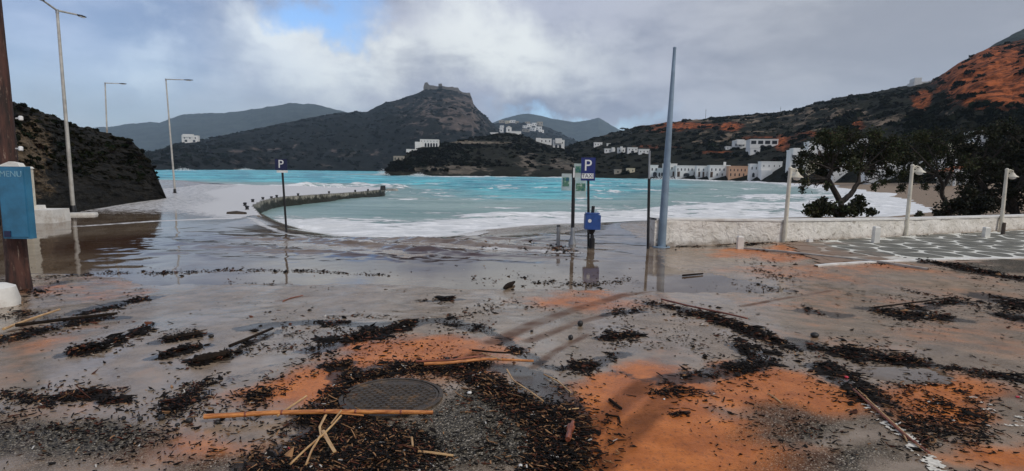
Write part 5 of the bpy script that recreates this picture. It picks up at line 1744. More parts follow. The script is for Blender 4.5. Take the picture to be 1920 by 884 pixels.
# pavilion with columns and an orange tiled roof
pv = house(1788, 1836, 322, 347, 'orange roofed pavilion with white columns behind the beach', RH, 'house_stone', roof='tile', depth=6, group='beach pavilions', cat='pavilion', name='pavilion', door=[.3, .62])
wl = [c for c in pv.children if c.name.startswith('wall')][0]
for i in range(6):
    W_, H_ = wl.scale[0], wl.scale[2] - 3
    MB().tube([(0, 0, -.5), (0, 0, H_)], [.2, .16], 10).build('column', MATS['house_white'], pv, (-W_ / 2 + W_ * (i + .03) / 5.06, -1.2, 0), True)
ub('porch_beam', MATS['house_white'], pv, (0, -1.2, H_ + .1), (W_ + .3, .5, .45))
# across the bay
HL = ['headland']
house(788, 822, 263, 276, 'long white villa on the headland with a dark arcade', HL, arches=[(.3, .1, .55), (.45, .1, .55), (.6, .1, .55), (.75, .1, .55), (.9, .08, .55)], wins=[(6, .72, .88, .15)], blocks=[(779, 790, 267, 278, 6)])
house(762, 781, 281, 286, 'low white terrace wall below the headland villa', HL, 'house_white', depth=3, wins=[(1, .3, .6, .05)])
house(738, 757, 289, 299, 'roofless grey ruin at the tip of the headland', HL, 'house_stone', wins=[(3, .25, .7, .3)], roof='none', group='stone sheds', cat='ruin', name='ruin')
house(1005, 1034, 261, 269.5, 'low white house with two wings beyond the headland', HL, wins=[(4, .35, .7, .25)], blocks=[(1005, 1014, 259.5, 266, 5)])
house(1037, 1058, 264, 277.5, 'square white tower house with arched balconies beyond the headland', HL, arches=[(.28, .2, .4), (.62, .2, .4)], wins=[(3, .58, .8, .22)], blocks=[(1041, 1053, 260.5, 267, 5)])
house(935, 944, 241.5, 249, 'small white chapel with pitched roof below the village', ['headland', 'village_hill'], roof='gable', cat='chapel', name='chapel', group='white chapels', wins=[(1, .3, .7, .2)])
house(949, 959, 240, 249, 'white chapel with a tall pitched roof below the village', ['headland', 'village_hill'], roof='gable', cat='chapel', name='chapel', group='white chapels', wins=[(1, .3, .7, .2)])
house(909, 934, 249, 252, 'long low white wall left of the chapels', ['headland', 'castle_hill'], depth=2, cat='wall', name='boundary_wall', group='white boundary walls', sink=2)
house(958, 977, 247, 251, 'short white wall right of the chapels', ['headland', 'village_hill'], depth=2, cat='wall', name='boundary_wall', group='white boundary walls', sink=2)
house(343, 370, 251, 264, 'lone white cubic house on the hazy dark slope', ['castle_hill'], wins=[(3, .55, .8, .2), (2, .1, .4, .3)], blocks=[(345, 362, 248.5, 253, 6)])
vr_ = random.Random(9)
for i, (x0_, x1_, y0_, y1_) in enumerate([(936, 946, 226, 231), (947, 955, 227, 232), (956, 966, 226, 231), (967, 973, 228, 233), (980, 988, 236, 241), (989, 997, 233, 239), (998, 1006, 231, 237), (1007, 1018, 229, 236),
                                        (979, 992, 243, 248), (993, 1003, 240, 246), (1004, 1016, 238, 245), (938, 945, 236, 240), (985, 994, 229, 233), (1010, 1020, 244, 249)]):
    vm_ = vr_.choice(['house_white', 'house_white', 'house_cream', 'house_stone'])
    house(x0_, x1_, y0_, y1_, 'small %s house of the hilltop village far across the bay' % {'house_white': 'white', 'house_cream': 'cream', 'house_stone': 'grey stone'}[vm_], ['village_hill'], vm_, wins=[(2, .35, .7, .25)], group='hilltop village houses', rot=vr_.uniform(-20, 20))
# castle ruin on the summit
q = at_y(796, 175, 1196)
s = 1196 / FPX
e = empty('castle', at_y(840, 178, 1196), 0, 'grey ruined castle walls crowning the steep hill', 'castle')
cb = np.array(e.location)


def cwall(pts, zb_, nm='curtain_wall', th=3.0):
    m_ = MB()
    P_ = [np.array(at_y(a, b_, 1196)) - cb for a, b_ in pts]
    m_.prism([(float(v[0]), float(v[2])) for v in P_] + [(float(P_[-1][0]), zb_), (float(P_[0][0]), zb_)], 0, th)
    return m_.build(nm, MATS['castle_stone'], e)


cwall([(794, 163), (796.5, 155.5), (801, 154.5), (803, 158), (806, 160)], -18, 'bastion', 12)
cwall([(805.9, 160), (812, 160.5), (818, 162), (825, 162.5), (831, 161.5), (836, 163), (842, 163.5), (848, 162.8), (852, 164.5), (858, 164.5), (860, 166)], -24)
cwall([(859.8, 167), (862, 170), (868, 173.5), (876, 174.5), (881, 174), (883, 181)], -36, 'curtain_wall', 6)
cwall([(822, 161), (822, 157.5), (828, 157), (829, 161)], -9, 'chapel', 7)
# masts and a lone tree on the skyline
for px, y0_, y1_ in ((1323, 218, 203), (1463, 212, 199)):
    q = at_y(px, y0_ + 2, 405)
    mb = MB().tube([(0, 0, -3), (0, 0, (y0_ - y1_) * .4)], [.16, .08], 6)
    mb.tube([(-.6, 0, (y0_ - y1_) * .3), (.6, 0, (y0_ - y1_) * .3)], .05, 5)
    tag(mb.build('mast', MATS['dark_metal'], None, tuple(q)), 'thin aerial mast on the ridge of the red earth hillside', 'mast', 'masts on the ridge')

# ================================================================== TREES AND SHRUBS
bark, t, b = new_mat('bark')
tc = t.pos()
n1 = t.noise(t.vec('MULTIPLY', tc, (4, 4, 1)), 3, 6, .7)
t.put(b.inputs['Base Color'], t.mix(t.step(n1, .35, .65), (0.012, 0.009, 0.007), (0.055, 0.042, 0.032)))
b.inputs['Roughness'].default_value = .9
t.put(b.inputs['Normal'], t.bump(n1, .7, .03))
leaf, t, b = new_mat('foliage')
c = t.attrc('tint')
t.put(b.inputs['Base Color'], c)
b.inputs['Roughness'].default_value = .7
b.inputs['Specular IOR Level'].default_value = .15


def leaves(cl, per, size, tint, seed, squash=.8, hang=0.0):
    """cl: array of x, y, z, radius; many small leaf sprays through each clump's volume"""
    rg = np.random.default_rng(seed)
    cl = np.asarray(cl, float)
    k = np.repeat(np.arange(len(cl)), np.maximum(20, (per * (cl[:, 3] / cl[:, 3].mean()) ** 2).astype(int)))
    n = len(k)
    d = rg.standard_normal((n, 3)); d /= np.linalg.norm(d, axis=1)[:, None]
    rad = rg.random(n) ** .45 * (1 + .25 * rg.standard_normal(n))
    P = cl[k, :3] + d * (rad * cl[k, 3])[:, None] * np.array([1, 1, squash])
    if hang:
        P[:, 2] -= hang * rg.random(n) ** 2
    ok = fbm(P[:, 0] * 2.6, P[:, 1] * 2.6, P[:, 2] * 2.6, oct=3, seed=seed) > -.08
    P = P[ok]; k = k[ok]; n = len(P)
    a = rg.standard_normal((n, 3)); a[:, 2] -= .35; a /= np.linalg.norm(a, axis=1)[:, None]
    u = rg.standard_normal((n, 3)); u -= (u * a).sum(1)[:, None] * a; u /= np.linalg.norm(u, axis=1)[:, None]
    L = size * (.6 + .9 * rg.random(n))[:, None]; W = L * (.22 + .2 * rg.random(n))[:, None]
    V = np.stack([P - a * L * .5, P + u * W, P + a * L * .6, P - u * W], 1).reshape(-1, 3)
    F = np.arange(4 * n).reshape(-1, 4)
    me = mesh_np('crown', V, F)
    shade = (.55 + .9 * rg.random(len(cl)))[k][:, None] * (.6 + .8 * rg.random((n, 1)))
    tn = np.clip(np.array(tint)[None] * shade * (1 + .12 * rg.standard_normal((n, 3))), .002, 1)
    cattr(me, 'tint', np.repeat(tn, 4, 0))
    return me


def curve_pts(a, b_, sag, n=6, rs=random):
    a = np.array(a); b_ = np.array(b_)
    L = np.linalg.norm(b_ - a)
    m_ = (a + b_) / 2 + np.array([rs.uniform(-.12, .12) * L, rs.uniform(-.12, .12) * L, sag * L])
    tt = np.linspace(0, 1, n)[:, None]
    return a * (1 - tt) ** 2 + 2 * m_ * tt * (1 - tt) + b_ * tt ** 2


def tree(name, label, Y, trunks, clumps, per, size, tint, seed, cat='tree', hang=0.0, spread=1.0, r0=.16, group=None, squash=.8):
    """trunks: photo polylines with radii at distance Y; clumps: (px, py, radius px)"""
    rs = random.Random(seed)
    b0 = trunks[0][0]
    base = at_y(b0[0], b0[1], Y)
    base[2] = float(gz(base[0], base[1])) - .02
    e = empty(name, base, 0, label, cat, group)
    s = Y / FPX
    tb = MB()
    tips = []
    for ti, tr in enumerate(trunks):
        pts = [at_y(x, y, Y + (rs.uniform(-.25, .25) if i else 0)) - base for i, (x, y) in enumerate(tr)]
        if ti == 0: pts[0] = np.array([pts[0][0], pts[0][1], -.1])
        rr3 = [r0 * (.78 if ti else 1) * (1 - .45 * i / (len(tr) - 1)) for i in range(len(tr))]
        # refine
        fine, fr = [], []
        for i in range(len(pts) - 1):
            for k_ in range(4):
                f_ = k_ / 4
                fine.append(pts[i] * (1 - f_) + pts[i + 1] * f_ + np.array([rs.uniform(-.03, .03), rs.uniform(-.03, .03), 0]) * (k_ > 0))
                fr.append(rr3[i] * (1 - f_) + rr3[i + 1] * f_)
        fine.append(pts[-1]); fr.append(rr3[-1])
        tb.tube(fine, fr, 9)
        tips.append((pts[-1], fr[-1]))
        if len(pts) > 2: tips.append((pts[-2], rr3[-2] * .7))
    cl = []
    for (x, y, r) in clumps:
        q = at_y(x, y, Y + rs.uniform(-1, 1) * spread) - base
        cl.append((q[0], q[1], q[2], r * s))
        tp_ = min(tips, key=lambda T_: np.linalg.norm(T_[0] - q) - rs.random() * .3)
        lp = curve_pts(tp_[0], q, rs.uniform(-.02, .16), 7, rs)
        tb.tube(lp, list(np.linspace(tp_[1] * .55, .012, 7)), 6)
        for _ in range(3):
            k_ = rs.randint(3, 5)
            dv = np.array([rs.gauss(0, 1), rs.gauss(0, 1), rs.gauss(.2, .8)]); dv /= np.linalg.norm(dv)
            tb.tube(curve_pts(lp[k_], lp[k_] + dv * r * s * 1.0, .05, 4, rs), [.018, .014, .009, .005], 4)
    tb.build('trunk', bark, e, smooth=True)
    link('crown', leaves(cl, per, size, tint, seed, squash, hang), leaf, e)
    return e


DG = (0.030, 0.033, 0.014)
c1 = [(1530, 272, 20), (1560, 262, 22), (1592, 256, 22), (1625, 262, 22), (1655, 272, 20), (1545, 292, 22), (1578, 284, 24), (1612, 284, 24), (1645, 296, 22), (1672, 292, 16), (1520, 306, 18), (1535, 326, 20), (1562, 312, 18), (1512, 336, 12), (1600, 308, 18), (1632, 318, 16), (1668, 318, 14), (1690, 300, 12), (1548, 345, 8), (1655, 336, 9), (1508, 288, 10)]
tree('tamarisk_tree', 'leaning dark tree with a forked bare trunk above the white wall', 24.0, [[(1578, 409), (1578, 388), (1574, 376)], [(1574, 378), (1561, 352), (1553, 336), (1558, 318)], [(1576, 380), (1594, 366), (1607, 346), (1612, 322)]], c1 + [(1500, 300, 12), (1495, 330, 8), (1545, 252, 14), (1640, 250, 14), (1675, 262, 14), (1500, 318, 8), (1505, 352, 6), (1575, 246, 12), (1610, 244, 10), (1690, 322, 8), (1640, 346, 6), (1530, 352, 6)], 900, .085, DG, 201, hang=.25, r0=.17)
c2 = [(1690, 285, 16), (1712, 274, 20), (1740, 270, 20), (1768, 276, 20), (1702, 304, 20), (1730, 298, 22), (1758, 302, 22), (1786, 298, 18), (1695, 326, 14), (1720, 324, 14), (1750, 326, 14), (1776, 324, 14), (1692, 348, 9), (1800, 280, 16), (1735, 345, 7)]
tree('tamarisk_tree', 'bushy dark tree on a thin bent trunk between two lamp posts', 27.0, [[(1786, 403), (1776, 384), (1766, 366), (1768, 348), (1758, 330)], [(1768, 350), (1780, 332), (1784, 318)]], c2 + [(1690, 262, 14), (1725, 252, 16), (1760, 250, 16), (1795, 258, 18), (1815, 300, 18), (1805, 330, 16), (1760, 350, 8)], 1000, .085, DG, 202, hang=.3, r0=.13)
c3 = []
rs3 = random.Random(33)
for px in range(1815, 2080, 20):
    for py in range(246, 400, 22):
        if px < 1840 and (py < 300 and rs3.random() < .4): continue
        c3.append((px + rs3.uniform(-8, 8), py + rs3.uniform(-8, 8), rs3.uniform(14, 24)))
tree('tamarisk_tree', 'biggest dense dark tree reaching down to the wall top', 28.0, [[(1905, 405), (1895, 370), (1880, 335)], [(1896, 372), (1925, 330), (1940, 290)], [(1905, 400), (1850, 360), (1830, 330)]], c3, 800, .10, (0.018, 0.019, 0.009), 203, hang=.2, spread=1.6, r0=.22)
sh = [(1520, 392, 12), (1535, 385, 13), (1552, 392, 14), (1570, 396, 13), (1590, 394, 14), (1608, 386, 14), (1622, 394, 12), (1634, 398, 9), (1612, 372, 8), (1545, 374, 8), (1560, 384, 12), (1600, 398, 12), (1532, 400, 12), (1512, 398, 8)]
tree('shrub', 'spiky dark shrub round the foot of the forked tree', 23.4, [[(1575, 410), (1572, 402)]], sh, 500, .11, DG, 204, cat='shrub', r0=.05, spread=.6)
sh = [(1765, 392, 12), (1780, 384, 14), (1798, 388, 16), (1812, 378, 16), (1830, 390, 18), (1850, 384, 18), (1758, 400, 8), (1775, 400, 12), (1800, 400, 14), (1825, 400, 14), (1815, 360, 14)]
tree('shrub', 'dark shrub mass behind the wall beneath the bushy tree', 25.5, [[(1800, 408), (1800, 400)]], sh, 600, .11, (0.016, 0.017, 0.009), 205, cat='shrub', r0=.05, spread=.6)
tree('shrub', 'single tiny dark shrub poking above the wall', 22.5, [[(1722, 408), (1722, 400)]], [(1721, 397, 5), (1724, 402, 5), (1718, 403, 4)], 120, .10, DG, 206, cat='shrub', r0=.02, spread=.1)
# lone flat tree on the skyline
q = at_y(1167, 246, 436)
e = empty('skyline_tree', (q[0], q[1], q[2] - 1.0), 0, 'lone flat topped tree on the ridge skyline', 'tree')
MB().tube([(0, 0, -1.5), (.2, 0, 1.2), (0, 0, 2.6)], [.2, .15, .1], 6).build('trunk', bark, e)
link('crown', leaves([(-1.2, 0, 2.8, 1.1), (0, 0, 3.1, 1.3), (1.3, 0, 2.9, 1.1)], 160, .5, (0.02, 0.022, 0.012), 210, .5), leaf, e)

# ================================================================== STORM DEBRIS
deb, t, b = new_mat('debris')
t.put(b.inputs['Base Color'], t.attrc('tint'))
b.inputs['Roughness'].default_value = .7
b.inputs['Specular IOR Level'].default_value = .12
RD = np.random.default_rng(77)
OCT = np.array([(1, 0, 0), (-1, 0, 0), (0, 1, 0), (0, -1, 0), (0, 0, 1), (0, 0, -1)], float)
OCF = np.array([(0, 2, 4), (2, 1, 4), (1, 3, 4), (3, 0, 4), (2, 0, 5), (1, 2, 5), (3, 1, 5), (0, 3, 5)])
Pxs, Pys, Hh, Sz, Sw = [], [], [], [], []
for pl, hw, n, hp, sz_, sw_ in ST:
    pl = np.array(pl, float)
    L = np.concatenate([[0], np.cumsum(np.hypot(*np.diff(pl, axis=0).T))])
    nr_ = sz_ < .036
    n = int(n * (2.7 if nr_ else 2.3))
    sz_ = sz_ * (.68 if nr_ else .72)
    hp = hp * .7
    s_ = RD.random(n) * L[-1]
    x = np.interp(s_, L, pl[:, 0]); y = np.interp(s_, L, pl[:, 1])
    k1 = RD.standard_normal(n); 
    wob_ = 1 + .7 * fbm(s_ * .035, s_ * 0 + hw, oct=3, seed=int(hw * 10 + n))
    wob_ = np.clip(wob_, .15, 2)
    tail = np.where(RD.random(n) < .30, 3.2, 1.0)
    x = x + RD.standard_normal(n) * hw * .9 * tail
    y = y + k1 * hw * .62 * wob_ * tail + hw * .5 * fbm(s_ * .05, s_ * 0 + 9, oct=2, seed=n)
    core = np.exp(-(k1 * tail) ** 2)
    Pxs.append(x); Pys.append(y)
    Hh.append(hp * core * RD.random(n)); Sz.append(np.full(n, sz_)); Sw.append(RD.random(n) < sw_)
# thin scatter over the whole road, denser in patches
n = 8500
x = RD.random(n) * 1980 - 30
y = 500 + (RD.random(n) ** 1.35) * 390
kp = fbm(x * .006, y * .012, oct=4, seed=300) > -.05 + .35 * RD.random(n) - .1
x, y = x[kp], y[kp]
Pxs.append(x); Pys.append(y); Hh.append(np.zeros(len(x))); Sz.append(.014 + .024 * ((880 - y) / 380).clip(0, 1) * RD.random(len(x))); Sw.append(RD.random(len(x)) < .04)
Pxs, Pys, Hh, Sz, Sw = map(np.concatenate, (Pxs, Pys, Hh, Sz, Sw))
ok = (Pys < 905) & (Pys > 440)
Pxs, Pys, Hh, Sz, Sw = [v[ok] for v in (Pxs, Pys, Hh, Sz, Sw)]
G = gnds(Pxs, Pys)
# washed into ragged clumps with gaps between
cl_ = fbm(G[:, 0] * 3.1, G[:, 1] * 1.7, oct=4, seed=310, gain=.6) + .5 * fbm(G[:, 0] * .9, G[:, 1] * .6, oct=3, seed=311)
near_ = sstep(4.6, 3.6, G[:, 1])
ok = cl_ + .35 * near_ > .06 + .17 * RD.standard_normal(len(G))
G, Hh, Sz, Sw = G[ok], Hh[ok] * (.4 + .9 * sstep(-.1, .5, cl_[ok])), Sz[ok], Sw[ok]
# keep the middle of the manhole and of the bare gravel clear
dm = np.hypot(G[:, 0] - mc[0], G[:, 1] - mc[1])
ok = ~((dm < rx * .88) & (RD.random(len(G)) < .93) & ~((G[:, 1] > mc[1] + rx * .45) & (RD.random(len(G)) < .35)))
G, Hh, Sz, Sw = G[ok], Hh[ok], Sz[ok], Sw[ok]
G[:, 2] = np.maximum(G[:, 2], np.where(G[:, 0] < 5, FILM_Z, -9))
n = len(G)
strand = (RD.random(n) < .14 + .30 * sstep(5, 3.8, G[:, 1]))


def frames(n, tilt):
    az = RD.random(n) * 2 * np.pi
    az = np.where(RD.random(n) < .45, -.35 + .5 * RD.standard_normal(n), az)
    el = tilt * RD.standard_normal(n)
    a = np.stack([np.cos(az) * np.cos(el), np.sin(az) * np.cos(el), np.sin(el)], -1)
    bq = np.stack([-np.sin(az), np.cos(az), np.zeros(n)], -1)
    return a, bq, np.cross(a, bq)


def tints(n, straw):
    base = np.array([.007, .0052, .0042])[None] * (.4 + 1.3 * RD.random((n, 1)))
    redd = RD.random(n) < .14
    base[redd] = np.array([.075, .026, .014]) * (.5 + 1.0 * RD.random((redd.sum(), 1)))
    ns = straw.sum()
    base[straw] = np.array([.30, .16, .075]) * (.25 + .9 * RD.random((ns, 1)))
    wh = RD.random(n) < .006
    base[wh] = np.array([.45, .42, .38])
    return base


# chips
i_ = np.where(~strand)[0]
k = len(i_)
a, bq, cq = frames(k, .25)
Ls = Sz[i_] * (.22 + .75 * RD.random(k) ** 2) * np.where(RD.random(k) < .05, 2.3, 1.0); Ws = Ls * (.15 + .42 * RD.random(k)); Ts = np.minimum(Ws * (.35 + .4 * RD.random(k)), .02)
jv = OCT[None] * (1 + .3 * RD.standard_normal((k, 6, 1)))
V = (G[i_] + np.array([0, 0, 1]) * (Hh[i_] + Ts * .55)[:, None])[:, None] + jv[..., 0:1] * (a * Ls[:, None])[:, None] + jv[..., 1:2] * (bq * Ws[:, None])[:, None] + jv[..., 2:3] * (cq * Ts[:, None])[:, None]
F = (OCF[None] + (np.arange(k) * 6)[:, None, None]).reshape(-1, 3)
me = mesh_np('seaweed_litter', V.reshape(-1, 3), F)
cattr(me, 'tint', np.repeat(tints(k, Sw[i_]), 6, 0))
tag(link('seaweed_litter', me, deb), 'black seaweed bits and wood chips washed across the muddy road', 'debris', kind='stuff')
# strands: bent stalks, three sided
i_ = np.where(strand)[0]
k = len(i_)
a, bq, cq = frames(k, .16)
Ls = Sz[i_] * (.8 + 2.2 * RD.random(k) ** 2) * np.where((RD.random(k) < .05) & (Hh[i_] > .006), 3.2, 1.0); Rr = .0022 + .0028 * RD.random(k) + Sz[i_] * .03
bend = RD.standard_normal(k) * .09
rows = []
for sgm in range(4):
    tq_ = sgm / 3 - .5
    cpos = (G[i_] + np.array([0, 0, 1]) * (Hh[i_] + Rr * .8 + .003)[:, None]) + a * (Ls * tq_)[:, None] + bq * (Ls * bend * (tq_ * tq_ * 4 - .5) * .5)[:, None]
    rad_ = Rr * (1.0, 1.0, .9, .5)[sgm]
    for j in range(3):
        an = j * 2.094 + .5
        rows.append(cpos + (bq * math.cos(an) + cq * math.sin(an)) * rad_[:, None])
V = np.stack(rows, 1)
fl_ = []
for sgm in range(3):
    for j in range(3):
        j2 = (j + 1) % 3
        fl_.append((sgm * 3 + j, sgm * 3 + j2, sgm * 3 + 3 + j2, sgm * 3 + 3 + j))
F = (np.array(fl_)[None] + (np.arange(k) * 12)[:, None, None]).reshape(-1, 4)
me = mesh_np('stalk_litter', V.reshape(-1, 3), F)
st2 = Sw[i_] | (RD.random(k) < .06) & (Hh[i_] > .004)
cattr(me, 'tint', np.repeat(tints(k, st2), 12, 0))
tag(link('stalk_litter', me, deb), 'tangled broken stalks and stems among the black seaweed', 'debris', kind='stuff')

# matted weed: low torn lumps under the loose bits
mp, ms, mh = [], [], []
for pl, hw, n, hp, sz_, sw_ in ST:
    if hp < .04: continue
    pl = np.array(pl, float)
    L = np.concatenate([[0], np.cumsum(np.hypot(*np.diff(pl, axis=0).T))])
    k = max(8, int(n / 11))
    s_ = RD.random(k) * L[-1]
    mp.append(np.stack([np.interp(s_, L, pl[:, 0]) + RD.standard_normal(k) * hw * .7, np.interp(s_, L, pl[:, 1]) + RD.standard_normal(k) * hw * .55], -1))
    ms.append((.012 + .032 * RD.random(k) ** 2) * (1.3 if sz_ > .04 else .8)); mh.append(np.full(k, hp))
mp = np.concatenate(mp); ms = np.concatenate(ms); mh = np.concatenate(mh)
MG = gnds(mp[:, 0], mp[:, 1])
ok = (np.hypot(MG[:, 0] - mc[0], MG[:, 1] - mc[1]) > rx * 1.02) & (fbm(MG[:, 0] * 3.1, MG[:, 1] * 1.7, oct=4, seed=310, gain=.6) + .5 * fbm(MG[:, 0] * .9, MG[:, 1] * .6, oct=3, seed=311) > .10)
MG, ms, mh = MG[ok], ms[ok], mh[ok]
k = len(MG)
az = RD.standard_normal(k) * .6 - .2
jv = IV[None] * (1 + .42 * RD.standard_normal((k, len(IV), 1)))
lx_ = jv[..., 0] * (ms * (1 + 1.2 * RD.random(k)))[:, None]; ly_ = jv[..., 1] * ms[:, None]; lz_ = jv[..., 2] * (ms * .32)[:, None]
V = np.stack([MG[:, None, 0] + lx_ * np.cos(az)[:, None] - ly_ * np.sin(az)[:, None], MG[:, None, 1] + lx_ * np.sin(az)[:, None] + ly_ * np.cos(az)[:, None], MG[:, None, 2] + lz_ + .003], -1)
F = (IF[None] + (np.arange(k) * len(IV))[:, None, None]).reshape(-1, 3)
me = mesh_np('weed_mat', V.reshape(-1, 3), F)
cattr(me, 'tint', np.repeat(np.array([.008, .006, .0048])[None] * (.5 + 1.2 * RD.random((k, 1))), len(IV), 0))
tag(link('weed_mat', me, deb), 'matted black seaweed lumps at the core of the debris lines', 'debris', kind='stuff')

# ---- single pieces
def cane_mat(name, c0, c1, sc_=8):
    m_, t, b = new_mat(name)
    tc = t.add('ShaderNodeTexCoord').outputs['Object']
    n1 = t.noise(t.vec('MULTIPLY', tc, (1, 8, 8)), sc_, 6, .65)
    t.put(b.inputs['Base Color'], t.mix(t.step(n1, .35, .68), c0, c1))
    b.inputs['Roughness'].default_value = .42
    t.put(b.inputs['Normal'], t.bump(n1, .3, .004))
    return m_


cane_mat('cane_orange', (0.30, 0.090, 0.020), (0.66, 0.27, 0.075))
cane_mat('cane_straw', (0.34, 0.18, 0.07), (0.62, 0.40, 0.18))
cane_mat('cane_red', (0.12, 0.030, 0.015), (0.30, 0.085, 0.04))
simple('wood_dark', (0.016, 0.011, 0.008), 0.9, 0, 0.5, 25, 0.6, 50, spec=0.1)


def stick(pts, r, mat, label, name='stick', cat='stick', h=0.0, group=None, node=0, flat=1.0, hs=None, n=8):
    """pts in photo pixels; lies on the ground there"""
    P_ = [gnd(*q) for q in pts]
    for i, q in enumerate(P_):
        if q[0] < 5: q[2] = max(q[2], FILM_Z)
        q[2] += r * flat + (hs[i] if hs else h)
    P_ = np.array(P_)
    Ls = np.concatenate([[0], np.cumsum(np.linalg.norm(np.diff(P_, axis=0), axis=1))])
    m_ = max(14, int(Ls[-1] / .06))
    s_ = np.linspace(0, Ls[-1], m_)
    Q = np.stack([np.interp(s_, Ls, P_[:, j]) for j in range(3)], -1)
    Q[:, :2] += r * .35 * np.stack([fbm(s_ * 3, s_ * 0, oct=3, seed=int(pts[0][0])), fbm(s_ * 3, s_ * 0 + 5, oct=3, seed=int(pts[0][1]))], -1)
    rad_ = r * (1 - .18 * s_ / Ls[-1])
    if cat == 'driftwood' or r > .022:
        f0 = s_ / Ls[-1]
        rad_ = r * (.25 + .75 * np.sin(np.pi * np.clip(f0 * .9 + .05, 0, 1)) ** .5) * (1 + .5 * fbm(f0 * 7, f0 * 0 + pts[0][0], oct=3, seed=8))
    cen = Q.mean(0)
    d = Q[-1] - Q[0]
    az = math.atan2(d[1], d[0])
    e = empty(name, cen, az, label, cat, group) if node else None
    ca, sa = math.cos(-az), math.sin(-az)
    Ql = Q - cen
    Ql = np.stack([Ql[:, 0] * ca - Ql[:, 1] * sa, Ql[:, 0] * sa + Ql[:, 1] * ca, Ql[:, 2]], -1)
    mb = MB().tube(Ql, list(rad_), n)
    if flat < 1:
        for i, v in enumerate(mb.v):
            zc = np.interp(v[0], Ql[:, 0], Ql[:, 2])
            mb.v[i] = (v[0], v[1], zc + (v[2] - zc) * flat)
    if node:
        mb.build('culm', mat, e, smooth=True)
        for j in range(1, node + 1):
            f_ = j / (node + 1) + .03 * math.sin(j * 3)
            c_ = np.array([np.interp(f_ * Ls[-1], s_, Ql[:, k_]) for k_ in range(3)])
            rr4 = r * (1 - .18 * f_)
            MB().tube([c_ - np.array([.008, 0, 0]), c_ - np.array([.003, 0, 0]), c_ + np.array([.003, 0, 0]), c_ + np.array([.008, 0, 0])], [rr4 * .98, rr4 * 1.14, rr4 * 1.14, rr4 * .98], 10, False).build('node_ring', MATS['cane_red'], e, smooth=True)
    else:
        o = mb.build(name, mat, None, tuple(cen), True)
        o.rotation_euler = (0, 0, az)
        tag(o, label, cat, group)


stick([(383, 794), (520, 786), (640, 784), (812, 786)], .0175, MATS['cane_orange'], 'long straight orange reed cane lying beside the manhole cover', 'reed_cane', 'reed', h=.03, node=5, n=12)
stick([(612, 792), (600, 815), (603, 835)], .009, MATS['cane_straw'], 'flat split yellow reed leaning on the long orange cane', 'split_reed', 'reed', h=.05, flat=.4)
stick([(606, 825), (616, 845), (628, 866)], .013, MATS['cane_straw'], 'broad split yellow reed with a square end below the long cane', 'split_reed', 'reed', h=.055, flat=.4)
stick([(640, 796), (610, 830), (575, 860), (545, 890)], .007, MATS['cane_straw'], 'long thin pale reed running down from the long cane', 'reed', 'reed', h=.055)
stick([(600, 838), (585, 865), (575, 892)], .007, MATS['cane_straw'], 'short pale reed crossing the debris heap edge', 'reed', 'reed', h=.06)
stick([(640, 790), (622, 815)], .006, MATS['cane_straw'], 'thin pale splinter touching the long cane', 'splinter', 'splinter', h=.07)
stick([(600, 790), (640, 793), (682, 797)], .007, MATS['cane_orange'], 'short orange reed tucked against the long cane', 'reed', 'reed', h=.06)
stick([(784, 851), (815, 854), (850, 859)], .0095, MATS['cane_straw'], 'short straight tan stick on the gravel below the manhole cover', h=.004)
stick([(772, 826), (774, 842)], .008, MATS['cane_straw'], 'stubby pale stick end upright in the gravel debris', h=.01)
stick([(795, 700), (850, 697), (910, 690), (1000, 694)], .014, MATS['cane_orange'], 'thick orange brown stick on the heap above the gravel patch', h=.07)
stick([(780, 694), (840, 692), (920, 681)], .010, MATS['cane_red'], 'dull red stick parallel to the orange brown one', h=.07)
stick([(885, 668), (925, 672), (962, 674)], .010, MATS['wood_dark'], 'dark twig on top of the long debris heap', h=.05)
stick([(905, 681), (940, 694)], .006, MATS['cane_straw'], 'pale thin splinter across the orange brown stick', 'splinter', 'splinter', h=.09)
stick([(950, 705), (962, 726), (990, 745), (1018, 766)], .007, MATS['cane_straw'], 'bent pale twig in the dense dark heap', h=.05)
stick([(1020, 706), (1045, 718), (1070, 740)], .007, MATS['cane_straw'], 'curved pale twig at the orange mud edge', h=.01)
stick([(1060, 775), (1085, 772)], .005, MATS['cane_straw'], 'short pale twig pointing onto the orange mud', h=.02)
stick([(1064, 836), (1068, 820), (1075, 803)], .024, MATS['cane_red'], 'stubby red brown wood chunk at the heap edge', 'wood_chunk', 'wood', h=.02)
stick([(1135, 780), (1160, 784), (1163, 796)], .007, MATS['wood_dark'], 'crooked dark twig alone on the orange mud', h=.002)
stick([(1143, 753), (1165, 770)], .012, MATS['wood_dark'], 'short thick dark twig alone on the orange mud', h=.002)
stick([(1240, 570), (1290, 583), (1360, 598), (1400, 608)], .014, MATS['cane_red'], 'long red stick along the middle debris line', h=.06)
stick([(1640, 586), (1700, 578), (1790, 566)], .014, MATS['wood_dark'], 'long dark straight stick lying over a weed clump', h=.06)
stick([(1600, 735), (1650, 780), (1700, 825), (1742, 856)], .009, MATS['cane_red'], 'long thin reddish reed along the worn white line', 'reed', 'reed', h=.012)
stick([(1605, 733), (1660, 785), (1725, 845)], .007, MATS['cane_straw'], 'long thin straw reed along the worn white line', 'reed', 'reed', h=.012)
stick([(1690, 812), (1700, 832)], .006, MATS['cane_straw'], 'forked straw end beside the long thin reeds', 'reed', 'reed', h=.012)
stick([(1440, 740), (1450, 746), (1466, 758)], .006, MATS['cane_straw'], 'small pale forked twig on the orange mud', h=.003)
stick([(8, 628), (60, 608), (112, 590)], .016, MATS['cane_straw'], 'pale thick stick leaning on weed near the utility pole', h=.05)
stick([(30, 622), (120, 610), (222, 598)], .020, MATS['wood_dark'], 'long dark branch in the weed near the utility pole', h=.05)
